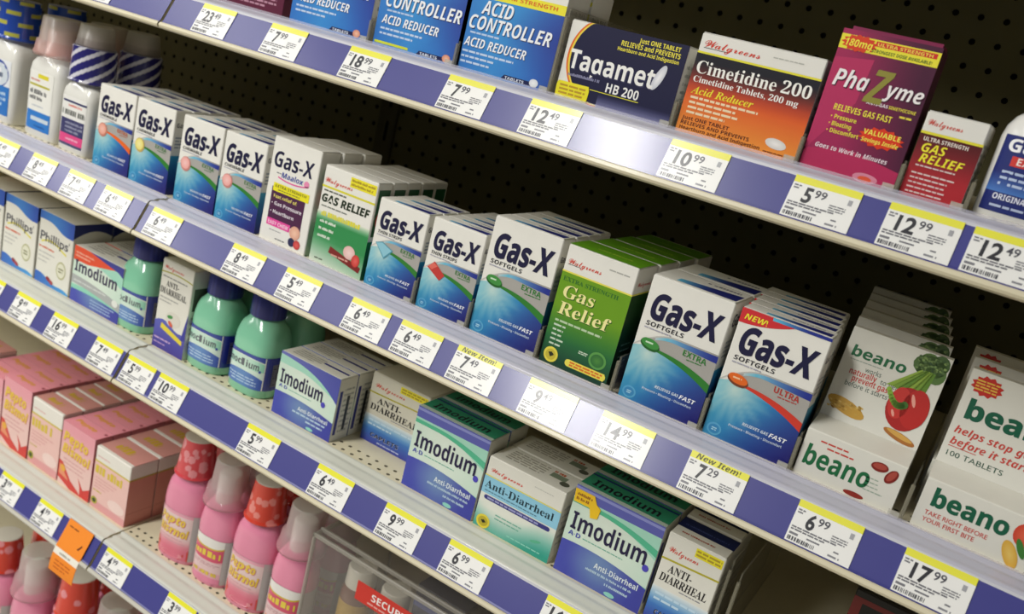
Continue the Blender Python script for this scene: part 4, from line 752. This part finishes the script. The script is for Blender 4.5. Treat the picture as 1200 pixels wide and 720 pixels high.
# ------------------------------------------------------------------ bottles
def ringart(mb, a_, b_, e, U, mat='gloss'):
    """art wrapped round a bottle, u = 0..U mm centred on the front"""
    R_ = (a_ + b_) / 2 * 1000
    return Art(mb, lambda u, v, l: sup(a_ + .0004 + l, b_ + .0004 + l, e, -math.pi / 2 + (u - U / 2) / R_, 0, 0, v / 1000), U, 0, mat, True)
def copies(t, n, step, drift=0.0):
    return column(t, n, step, drift, jit=1.0)
def speck(seed, cols):
    rg = random.Random(seed); cells = [(rg.uniform(0, 6.28), rg.random(), rg.uniform(.06, .16)) for _ in range(26)]
    def f(ang, v):
        for ca, cv, rr in cells:
            da = abs((ang - ca + math.pi) % (2 * math.pi) - math.pi) * .45
            if math.hypot(da, v - cv) < rr * .8: return cols[1]
        return cols[0]
    return f
def cup_top(t, z0, r0, r1, hh, tint, cap):
    """clear dosing cup turned upside down over the cap"""
    cb = MB(); cb.loft([(z0 - .002, r1 * .72, r1 * .72, 2, 0, 0), (z0 + hh * .62, r1 * .70, r1 * .70, 2, 0, 0), (z0 + hh * .66, r1 * .62, r1 * .62, 2, 0, 0)], lambda i, an: cap, 'plastic', 28); cp_ = cb.build('cap', t)
    b = MB(); b.loft([(z0, r0 * .97, r0 * .97, 2, 0, 0), (z0 - .001, r0, r0, 2, 0, 0), (z0 + .003, r0 * 1.01, r0 * 1.01, 2, 0, 0), (z0 + .005, r0 * .97, r0 * .97, 2, 0, 0), (z0 + hh * .36, r0 * .60 + r1 * .42, r0 * .60 + r1 * .42, 2, 0, 0), (z0 + hh * .40, r1 * 1.10, r1 * 1.10, 2, 0, 0), (z0 + hh * .96, r1, r1, 2, 0, 0), (z0 + hh, r1 * .93, r1 * .93, 2, 0, 0)],
            lambda i, an: mixc(tint, H('d9d8cc'), max(0, (i - 3) / 4)), 'cup', 36, True, False); o = b.build('dosing_cup', cp_); o['label'] = 'frosted upturned dosing cup'
def wrap_cap(t, z0, r0, r1, hh, fn, disc):
    b = MB(); n = 40; secs = [(z0 + hh * i / n, r0 + (r1 - r0) * i / n + (.0015 if i in (1, 2) else 0), r0 + (r1 - r0) * i / n + (.0015 if i in (1, 2) else 0), 2, 0, 0) for i in range(n + 1)]
    b.loft(secs, lambda i, an: disc if an == -1 else fn(an, i / n), 'gloss', 128); wc_ = b.build('wrapped_cap', t)
    if disc:
        c = MB(); c.loft([(z0 + hh - .0005, r1 * .96, r1 * .96, 2, 0, 0), (z0 + hh + .0006, r1 * .94, r1 * .94, 2, 0, 0)], lambda i, an: disc, 'plastic', 32); c.build('cap_disc', wc_)
# white antacid bottles, second shelf
def white_bottle(label, xc, a_, b_, hb, art, top):
    t = thing('antacid_bottle', label, 'bottle', (xc, YN + b_, Z(S[2])), 0, 'white antacid bottles'); e = 5.0; w = H('e2e1da')
    b = MB(); b.loft([(0, a_ * .94, b_ * .92, e, 0, 0), (.003, a_, b_, e, 0, 0), (hb * .80, a_, b_, e, 0, 0), (hb * .90, a_ * .96, b_ * .96, e * .9, 0, 0), (hb * .97, a_ * .80, b_ * .86, 4, 0, 0), (hb, a_ * .62, b_ * .80, 3, 0, 0), (hb + .004, a_ * .52, b_ * .72, 2.2, 0, 0), (hb + .010, a_ * .5, b_ * .7, 2, 0, 0)], lambda i, an: w, 'gloss', 56)
    b.build('body', t)
    l = MB(); P = lambda u, v, q: (-a_ + u / 1000, -b_ * (max(0, 1 - abs((-a_ + u / 1000) / a_) ** e)) ** (1 / e) - .0003 - q, v / 1000); art(Art(l, P, 2000 * a_, hb * 1000, 'card', True)); l.build('label', t)
    top(t); return t
def lab_blue(a):
    w, h = a.w, a.h; a.rect(w * .12, h * .10, w * .88, h * .78, H('dfe2e6'), 0); a.rect(w * .12, h * .10, w * .88, h * .46, H('2f72bc'), 1); a.ell(w * .5, h * .60, w * .34, h * .17, H('2a4a9c'), 1); a.ell(w * .5, h * .59, w * .32, h * .14, H('c9d2da'), 2); a.fine(w * .25, h * .54, w * .75, h * .64, H('55607a'), 1, 3); a.fine(w * .2, h * .2, w * .8, h * .4, H('b5cfe6'), 3, 2)
def lab_mixed(a):
    w, h = a.w, a.h; a.rect(w * .14, h * .10, w * .86, h * .82, H('e6e5de'), 0); a.rect(w * .40, h * .74, w * .72, h * .79, H('d8cc2c'), 1); a.fine(w * .18, h * .69, w * .5, h * .725, H('cf6a5a'), 1, 1, .6); a.rect(w * .15, h * .635, w * .78, h * .66, H('b5b02c'), 1)
    a.fine(w * .18, h * .53, w * .78, h * .60, H('5a5c5e'), 1, 1, .8); a.fine(w * .18, h * .46, w * .6, h * .52, H('5a5c5e'), 1, 1, .8); a.fine(w * .18, h * .38, w * .7, h * .41, H('b5bcc4'), 1, 1); a.rect(w * .14, h * .10, w * .86, h * .33, H('2f78c4'), 1); a.rect(w * .28, h * .21, w * .82, h * .26, H('c6d2dc'), 2); a.fine(w * .4, h * .13, w * .75, h * .17, H('1f55a0'), 1, 2)
def lab_pink(a):
    w, h = a.w, a.h; a.rect(w * .12, h * .08, w * .90, h * .80, H('e4e3de'), 0); a.rect(w * .16, h * .715, w * .90, h * .745, H('2d3160'), 1); a.fine(w * .35, h * .65, w * .88, h * .70, H('d86a5a'), 1, 1, .6); a.fine(w * .16, h * .52, w * .88, h * .62, H('5f625c'), 1, 1, .75)
    a.rect(w * .14, h * .25, w * .88, h * .48, H('3a3a66'), 1); a.fine(w * .3, h * .28, w * .85, h * .45, H('9a9cb0'), 3, 2); a.rect(w * .12, h * .13, w * .88, h * .26, H('dd4a84'), 2); a.fine(w * .35, h * .17, w * .8, h * .22, H('eebcd0'), 1, 3); a.rect(w * .12, h * .09, w * .88, h * .13, H('4a4a6e'), 2)
def blue_words(an, v):
    c = H('2348a8'); q = (an * 5 / (2 * math.pi) + (int(v * 3.6) % 2) * .5) % 1.0; r_ = (v * 3.6) % 1.0
    return H('b9b84a') if .32 < r_ < .68 and q < .60 else c
def stripes(an, v): return H('d6d4de') if ((v * 2.9 - an * 7 / (2 * math.pi)) % 1.0) < .36 else H('2a2670')
def wb(label, xc, a_, b_, hb, art, top, n): return copies(white_bottle(label, xc, a_, b_, hb, art, top), n, 68)
def striped_top(t):
    wrap_cap(t, .092, .0275, .0265, .044, stripes, H('8a8aa0')); cup_top(t, .1365, .0235, .020, .027, H('a59a94'), H('b9aaa4'))
wb('white bottle with blue oval label and yellow lettered blue cap wrap', -1.228, .034, .023, .108, lab_blue, lambda t: wrap_cap(t, .112, .0265, .025, .052, blue_words, H('24459c')), 2)
wb('white bottle with clear cup and sky blue label block', -1.133, .0345, .023, .106, lab_mixed, lambda t: cup_top(t, .110, .0325, .0245, .049, H('d8a8a0'), H('d9b0a8')), 2)
wb('short white bottle with navy striped cap wrap and pink label', -1.062, .031, .022, .089, lab_pink, striped_top, 2)
# mint green bottles, third shelf
def mint_bottle(label, xc, n):
    a_, b_, e = .0315, .0265, 2.9; mint = H('86cba8'); t = thing('liquid_medicine_bottle', label, 'bottle', (xc, YN + b_, Z(S[3])), 0, 'mint green liquid bottles')
    b = MB(); hs = [(0, .92), (.003, 1), (.053, 1), (.060, 1.0), (.068, .975), (.076, .92), (.083, .83), (.089, .71), (.094, .56), (.097, .44)]
    b.loft([(z, a_ * s, b_ * s if s > .7 else b_ * s * 1.1, e if s > .8 else 2.2, 0, 0) for z, s in hs], lambda i, an: mint, 'gloss', 48); b.build('body', t)
    l = MB(); U = 2 * math.pi * (a_ + b_) / 2 * 1000; rows = [[sup(a_ + .0004, b_ + .0004, e, 2 * math.pi * j / 96, 0, 0, z) for j in range(96)] for z in (.011, .0525)]
    l.grid(rows, lambda i, j: H('28348e'), 'gloss', True, True); A_ = ringart(l, a_, b_, e, U); c = U / 2; hw = 26
    q2 = lambda x: ((x - c) / hw) ** 2
    A_.rect(c - hw, 11.3, c + hw, 52.2, H('cfe2d4'), 2); A_.band(c - hw, c + hw, lambda x: 48.5 - 3 * q2(x), 52.2, H('2f449a'), 3, 12); A_.band(c - hw, c + hw, 34, lambda x: 47 - 3 * q2(x), lambda x, y: mixc(H('c9e2d2'), H('8fd0b4'), abs(x - c) / hw), 3, 12)
    A_.band(c - hw, c + hw, 11.3, lambda x: 30 - 6 * q2(x), lambda x, y: mixc(H('2c4aa4'), H('5a86bc'), 1 - abs(x - c) / hw), 4, 12, 3)
    A_.text('Imodium', c - 22, 35.5, 8, H('5a6068'), 'b', W=40, l=6); A_.ell(c + 20, 34.5, 1.8, 1.8, H('2f449a'), 6)
    for i in range(3): A_.fine(c - 18 + 4 * i, 21.5 - 3.5 * i, c + 20, 24 - 3.5 * i, H('a9c4de'), 1, 6, .6, i)
    A_.rect(c + hw, 11.3, c + hw + 1.6, 52.2, H('d6d6d4'), 4); A_.rect(c + hw + 12, 16, c + hw + 22, 44, H('6c6a78'), 3); A_.fine(c + hw + 13, 17, c + hw + 21, 43, H('3a3a48'), 9, 4, .5)
    l.build('label', t)
    k = MB(); navy = H('20256a'); r = .0208
    def capc(i, an): return H('2c3280') if (int(an / (2 * math.pi) * 48) % 2) else navy
    k.loft([(.0945, r, r, 2, 0, 0), (.0960, r * 1.02, r * 1.02, 2, 0, 0), (.129, r * .96, r * .96, 2, 0, 0), (.131, r * .9, r * .9, 2, 0, 0)], capc, 'plastic', 48); k.build('cap', t)
    return copies(t, n, 56, .02)
mint_bottle('mint green bottle half hidden left of the tall cherry carton', -.915, 1)
mint_bottle('left mint green bottle of the pair right of the cherry carton', -.7765, 2)
mint_bottle('right mint green bottle of the pair, beside the violet swoosh carton', -.7035, 2)
# pink liquid bottles, fourth and lowest shelves
GP = 'pink liquid medicine bottles'
def pink_bottle(label, xc, sc, kind, k, n, y=None, step=64):
    a_, b_, e = (.0325 * sc, .0245 * sc, 2.5) if kind == 'A' else (.0285 * sc, .0215 * sc, 2.5); pink = H('df86a2'); hb = (.124 if kind == 'A' else .116) * sc
    t = thing('pink_medicine_bottle', label, 'bottle', (xc, (y or YN) + b_, Z(S[k])), .12, GP); b = MB()
    hs = [(0, .93), (.03, 1), (.58, 1), (.64, 1.01), (.71, .995), (.79, .95), (.86, .87), (.92, .76), (.97, .62), (1.0, .5)]
    b.loft([(z * hb, a_ * s, b_ * s * (1 if s > .9 else 1.08), e if s > .8 else 2.2, 0, 0) for z, s in hs], lambda i, an: pink, 'gloss', 48); b.build('body', t)
    l = MB(); U = 2 * math.pi * (a_ + b_) / 2 * 1000; h0, h1 = hb * .05, hb * .58; silver = H('b9b0ae')
    l.grid([[sup(a_ + .0004, b_ + .0004, e, 2 * math.pi * j / 96, 0, 0, z) for j in range(96)] for z in (h0, h1)], lambda i, j: silver, 'gloss', True, True)
    A_ = ringart(l, a_, b_, e, U); c = U / 2; hw = 21.5 * sc if kind == 'A' else 19 * sc; H0, H1 = h0 * 1000 + .2, h1 * 1000 - .2; D = H1 - H0
    if kind == 'A':
        A_.band(c - hw, c + hw, H0, H1, lambda x, y: mixc(H('d86a80'), H('e2c6c4'), ((y - H0) / D - .25) * 5), 2, 12, 10); A_.band(c - hw, c + hw, H1 - D * .06, H1, H('e2a0b0'), 3, 10)
        A_.text('Pepto', c - 20 * sc, H0 + D * .74, D * .17, YT, 'bi', W=32 * sc, l=6, off=.02, shade=H('c4566a')); A_.text('Bismol', c - 20 * sc, H0 + D * .50, D * .17, YT, 'bi', W=38 * sc, l=6, off=.02, shade=H('c4566a'))
        for i in range(2): A_.fine(c - 18 * sc, H0 + D * (.40 - .07 * i), c + 18 * sc, H0 + D * (.44 - .07 * i), H('cf9aa0'), 1, 5, .6, i)
        A_.poly([(c - hw, H0), (c - hw, H0 + D * .36), (c - hw * .75, H0 + D * .22), (c - hw * .4, H0 + D * .1), (c - hw * .2, H0)], H('d0463c'), 5); A_.poly([(c + hw, H0), (c + hw, H0 + D * .25), (c + hw * .6, H0 + D * .12), (c + hw * .4, H0)], H('c83a38'), 5); A_.ell(c + 2, H0 + D * .08, 12 * sc, D * .06, H('e28a94'), 5)
    else:
        A_.rect(c - hw, H0, c + hw, H1, H('dfa6ae'), 2); A_.band(c - hw, c + hw, lambda x: H0 + D * (.78 + .06 * ((x - c) / hw) ** 2), H1, H('e4e0da'), 3, 12); A_.band(c - hw, c + hw, lambda x: H0 + D * (.755 + .06 * ((x - c) / hw) ** 2), lambda x: H0 + D * (.79 + .06 * ((x - c) / hw) ** 2), H('cdb02c'), 4, 12)
        A_.band(c - hw, c + hw, lambda x: H0 + D * (.48 + .05 * ((x - c) / hw) ** 2), lambda x: H0 + D * (.755 + .06 * ((x - c) / hw) ** 2), H('d04a68'), 3, 12); A_.fine(c - 17 * sc, H0 + D * .56, c + 17 * sc, H0 + D * .72, H('e2c83a'), 1, 6, .85)
        A_.rect(c - hw, H0 + D * .24, c + hw, H0 + D * .48, H('dcbcbc'), 3); A_.fine(c - 16 * sc, H0 + D * .36, c + 16 * sc, H0 + D * .44, H('b98a90'), 2, 5, .5); A_.fine(c - 16 * sc, H0 + D * .15, c + 17 * sc, H0 + D * .25, H('d6b836'), 1, 6, .8); A_.rect(c - hw, H0, c + hw, H0 + D * .12, H('dd7f9c'), 4)
    l.build('label', t)
    if kind == 'A': wrap_cap(t, hb - .004 * sc, .0250 * sc, .0195 * sc, .050 * sc, speck(int(abs(xc) * 999), (H('cf4048') if sc < 1.1 and xc < -.7 else H('d23c28'), H('e08a90') if xc < -.7 else H('e2837a'))), H('c9c4b8'))
    else: cup_top(t, hb - .004 * sc, .0292 * sc, .0205 * sc, .058 * sc, H('cf9aa2'), H('dcdad2'))
    return copies(t, n, step * sc)
pink_bottle('pink bottle with pale red cap wrap, leftmost on the fourth shelf', -.775, 1.0, 'A', 4, 2)
pink_bottle('slim pink bottle with frosted cup, between two red capped bottles', -.7115, 1.0, 'B', 4, 2)
pink_bottle('pink bottle with bright red spotted cap wrap, fourth shelf', -.649, 1.0, 'A', 4, 2)
pink_bottle('pink bottle with frosted cup, half behind the clear case corner', -.584, 1.0, 'B', 4, 2)
pink_bottle('big pink bottle with red cap wrap at the lower left edge', -1.150, 1.1, 'A', 5, 2, .735)
pink_bottle('big pink bottle with frosted cup, under the orange tag', -1.066, 1.2, 'B', 5, 2, .735)
pink_bottle('big pink red capped bottle, right of the cup under orange tag', -.978, 1.22, 'A', 5, 2, .738)
pink_bottle('big pink bottle with grey topped cup, right of orange tag', -.886, 1.27, 'B', 5, 2, .738)
# white liquid antacid bottle at the right end of the top shelf
t = thing('antacid_bottle', 'white round shouldered bottle with navy label at the right edge', 'bottle', (-.002, YN + .026, Z(S[1])), 0); a_, b_, e = .0395, .026, 4.0
b = MB(); b.loft([(0, a_ * .95, b_ * .93, e, 0, 0), (.003, a_, b_, e, 0, 0), (.058, a_, b_, e, 0, 0), (.066, a_ * .97, b_ * .97, 3.6, 0, 0), (.073, a_ * .88, b_ * .9, 3.2, 0, 0), (.079, a_ * .72, b_ * .82, 2.8, 0, 0), (.084, a_ * .5, b_ * .7, 2.2, 0, 0), (.092, a_ * .45, b_ * .66, 2, 0, 0)], lambda i, an: H('e4e3de'), 'gloss', 56); b.build('body', t)
l = MB(); A_ = Art(l, lambda u, v, q: (-a_ + u / 1000, -b_ * (max(0, 1 - abs((-a_ + u / 1000) / a_) ** e)) ** (1 / e) - .0003 - q, v / 1000), 79, 60, 'card', True)
A_.rect(4, 6, 75, 60, H('1f2a6e'), 0); A_.band(4, 75, 20, 34, lambda x, y: mixc(H('1f2a6e'), H('4a7ac0'), (34 - y) / 14), 1, 12, 3); A_.text('Gaviscon', 8, 49, 8.5, H('f2f2f4'), 'b', W=60, l=3, off=.01); A_.rect(13, 39, 73, 46, H('cf3a34'), 2); A_.text('EXTRA', 17, 40.3, 5, H('f2e6e0'), 'b', W=22, l=3)
for i in range(3): A_.fine(10, 33 - 4.2 * i, 60, 36 - 4.2 * i, H('b9c8e2'), 1, 3, .6, i)
A_.text('ORIGINAL', 10, 15, 4, H('e6e8f0'), 'b', W=24, l=3); A_.fine(10, 9, 50, 12, H('b9c4dc'), 1, 3); l.build('label', t)
c = MB(); c.loft([(.088, .0165, .0165, 2, 0, 0), (.112, .016, .016, 2, 0, 0)], lambda i, an: H('dcdcd8'), 'plastic', 36); c.build('cap', t)

# ------------------------------------------------------------------ clear security case and what it holds
cx0, cx1, cy0, cy1, cz, ch = -.553, -.285, YN + .001, YN + .17, Z(S[4]) + .0004, .154
t = thing('security_case', 'clear acrylic security case with red label on the fourth shelf', 'case', ((cx0 + cx1) / 2, cy0, cz)); t.location = (0, 0, 0); th = .0025; AC = H('cfcac4')
for nm_, q in (('front_pane', (cx0, cx1, cy0, cy0 + th, cz, cz + ch)), ('rear_pane', (cx0, cx1, cy1 - th, cy1, cz, cz + ch)), ('side_pane', (cx0, cx0 + th, cy0 + th, cy1 - th, cz, cz + ch)), ('side_pane', (cx1 - th, cx1, cy0 + th, cy1 - th, cz, cz + ch)), ('lid_pane', (cx0, cx1, cy0, cy1, cz + ch, cz + ch + th))):
    b = MB(); b.box(*q, AC, 'acrylic'); b.build(nm_, t)
r = .0022
for p0, p1 in (((cx0, cy0, cz + ch), (cx1, cy0, cz + ch)), ((cx0, cy0 + .012, cz + ch + .002), (cx1, cy0 + .012, cz + ch + .002)), ((cx0, cy0, cz), (cx0, cy0, cz + ch)), ((cx0, cy0, cz + ch), (cx0, cy1, cz + ch)), ((cx0, cy1, cz), (cx0, cy1, cz + ch)), ((cx1, cy0, cz), (cx1, cy0, cz + ch))):
    b = MB(); q = [(min(u_, v_) - r, max(u_, v_) + r) for u_, v_ in zip(p0, p1)]; q[2] = (max(q[2][0], cz), q[2][1]); b.box(q[0][0], q[0][1], q[1][0], q[1][1], q[2][0], q[2][1], H('b5b0a4'), 'cup', .0012); b.build('edge_trim', t)
b = MB(); A_ = Art(b, lambda u, v, l: (-.482 + u / 1000, cy0 - .0006 - l, Z(-.622) + v / 1000), 150, 24, 'paperlow'); A_.rect(0, 0, 150, 24, H('cc3a30'), 0); A_.text('SECURITY', 22, 9, 8.5, H('f0e6e2'), 'b', W=62, l=2); A_.fine(18, 2.5, 100, 6, H('e2a49c'), 1, 2, .6); o = b.build('warning_label', t); o['label'] = 'red label with white lettering'
for i, (xx, yy, lb) in enumerate(((-.508, .775, 'white capped brown bottle inside the clear case, at its left end'), (-.455, .772, 'white capped brown bottle inside the clear case, second from its left end'))):
    t = thing('pill_bottle', lb, 'bottle', (xx, yy + .004, cz + .0004), 0, 'brown bottles in the clear case'); b = MB(); b.loft([(0, .019, .019, 2, 0, 0), (.002, .0205, .0205, 2, 0, 0), (.085, .0205, .0205, 2, 0, 0), (.095, .015, .015, 2, 0, 0)], lambda i, an: H('6a4434'), 'gloss', 36); b.build('body', t)
    l = MB(); l.grid([[(.0209 * math.cos(2 * math.pi * j / 40), .0209 * math.sin(2 * math.pi * j / 40), z) for j in range(40)] for z in (.02, .045, .0455, .075)], lambda i, j: H('9a6a5c') if i < 2 else H('a8883c'), 'card', True, True); l.build('label', t)
    k = MB(); k.loft([(.093, .018, .018, 2, 0, 0), (.115, .0175, .0175, 2, 0, 0), (.117, .016, .016, 2, 0, 0)], lambda i, an: H('c9c4b4'), 'plastic', 32); k.build('cap', t)
for i, (xx, cc, lb) in enumerate(((-.392, H('20223a'), 'dark navy carton inside the clear case, behind its red label'), (-.323, H('141418'), 'black carton inside the clear case, at its right end'))):
    carton('small_carton', lb, 66, 146, 90, lambda a: (a.fine(6, 20, 50, 60, H('6a6a80'), 4, 1, .5), a.rect(0, a.h * .82, a.w, a.h * .9, H('3c4680'), 1)), base=cc, loc=(xx, .765, cz + .0004))

# ------------------------------------------------------------------ orange shelf tag curling off the rail
b = MB(); x0, z = -.924, Z(S[4]); o = Vector((0, YF, z - .0038)) + RN * .0022; prof = []
for i in range(8): q = o - RU * (RLEN * i / 7); prof.append((q.y, q.z))
dy, dz = -RU.y, -RU.z; ang = math.atan2(dz, dy); y_, z_ = prof[-1]
for i in range(14): ang -= -.030; y_ += math.cos(ang) * .0026; z_ += math.sin(ang) * .0026; prof.append((y_, z_))
og = H('ee8a2a')
L = [0]
for i in range(1, len(prof)): L.append(L[-1] + math.hypot(prof[i][0] - prof[i - 1][0], prof[i][1] - prof[i - 1][1]))
tot = L[-1]
def OP(u, v, l):
    s_ = max(0, min(tot, tot - v / 1000)); i = max(k_ for k_ in range(len(L) - 1) if L[k_] <= s_ + 1e-9); f_ = (s_ - L[i]) / (L[i + 1] - L[i]); yy = prof[i][0] + (prof[i + 1][0] - prof[i][0]) * f_; zz = prof[i][1] + (prof[i + 1][1] - prof[i][1]) * f_
    dy_, dz_ = prof[i + 1][0] - prof[i][0], prof[i + 1][1] - prof[i][1]; q = math.hypot(dy_, dz_); return (x0 + u / 1000, yy + dz_ / q * (l + .0001), zz - dy_ / q * (l + .0001))
T = tot * 1000; A_ = Art(b, OP, 50, T, 'paperlow'); A_.band(0, 50, 0, T, lambda x, y: og, 0, 4, 24); A_.band(0, 50, T * .34, T * .46, H('e9e4d6'), 2, 3, 4); A_.fine(12, T * .36, 40, T * .43, H('a5a298'), 1, 4)
A_.fine(6, T * .86, 30, T * .92, H('8a4a1a'), 1, 3, .4); A_.poly([(36, T * .62), (41, T * .72), (43, T * .71), (39, T * .61)], H('6a3214'), 3); A_.fine(8, T * .08, 40, T * .28, H('c8641e'), 3, 3, .4)
for q in range(24): b.face([OP(0, T * q / 24, -.0006), OP(0, T * (q + 1) / 24, -.0006), OP(50, T * (q + 1) / 24, -.0006), OP(50, T * q / 24, -.0006)], H('d9782a'), 'paperlow')
tag(b.build('sale_tag'), 'orange sale tag with white band curling off the lowest rail in view', 'sale tag')

# ------------------------------------------------------------------ clear dividers between the product rows
def divider(k, x, hh, where, dl=.30, fy=YN - .005):
    t = thing('shelf_divider', 'low clear plastic divider ' + where, 'divider', (x / 1000, fy, Z(S[k]) + .0003), 0, 'clear shelf dividers'); b = MB()
    b.box(-.0008, .0008, .004, dl, 0, hh, H('a39e8c'), 'clear'); b.build('plate', t); f_ = MB(); f_.box(-.0016, .0016, 0, .004, 0, hh * .9, H('98937f'), 'cup', .0006); f_.box(-.010, -.0016, .0005, .0022, 0, .005, H('cfccbe'), 'cup'); f_.build('front_post', t)
for k, x, hh, wh in ((2, -491.8, .028, 'between the two film strip cartons'), (2, -424, .030, 'left of the green capsule carton by the lime carton'), (2, -343.8, .032, 'left of the lime green carton'), (2, -262.5, .034, 'right of the lime green carton'), (2, -177, .034, 'left of the red cornered softgel carton'), (2, -96.5, .034, 'left of the broccoli and pepper pack'), (2, -7, .034, 'left of the 100 tablet pack'),
                     (1, -611, .024, 'between the first two blue cartons'), (1, -504.3, .024, 'left of the yellow banded blue carton'), (1, -398.3, .075, 'left of the navy carton with orange ring'), (1, -278.5, .024, 'left of the orange carton'), (1, -170.4, .024, 'left of the magenta carton'), (1, -93.8, .024, 'right of the magenta carton'), (1, -45, .024, 'left of the round shouldered white bottle'),
                     (3, -114, .088, 'against the last white serif carton, third shelf'), (3, -104, .080, 'standing alone in the bare stretch of the third shelf')):
    divider(k, x, hh, wh, .26 if k != 3 else .20, YN - .005 if k != 3 else YN + .006)
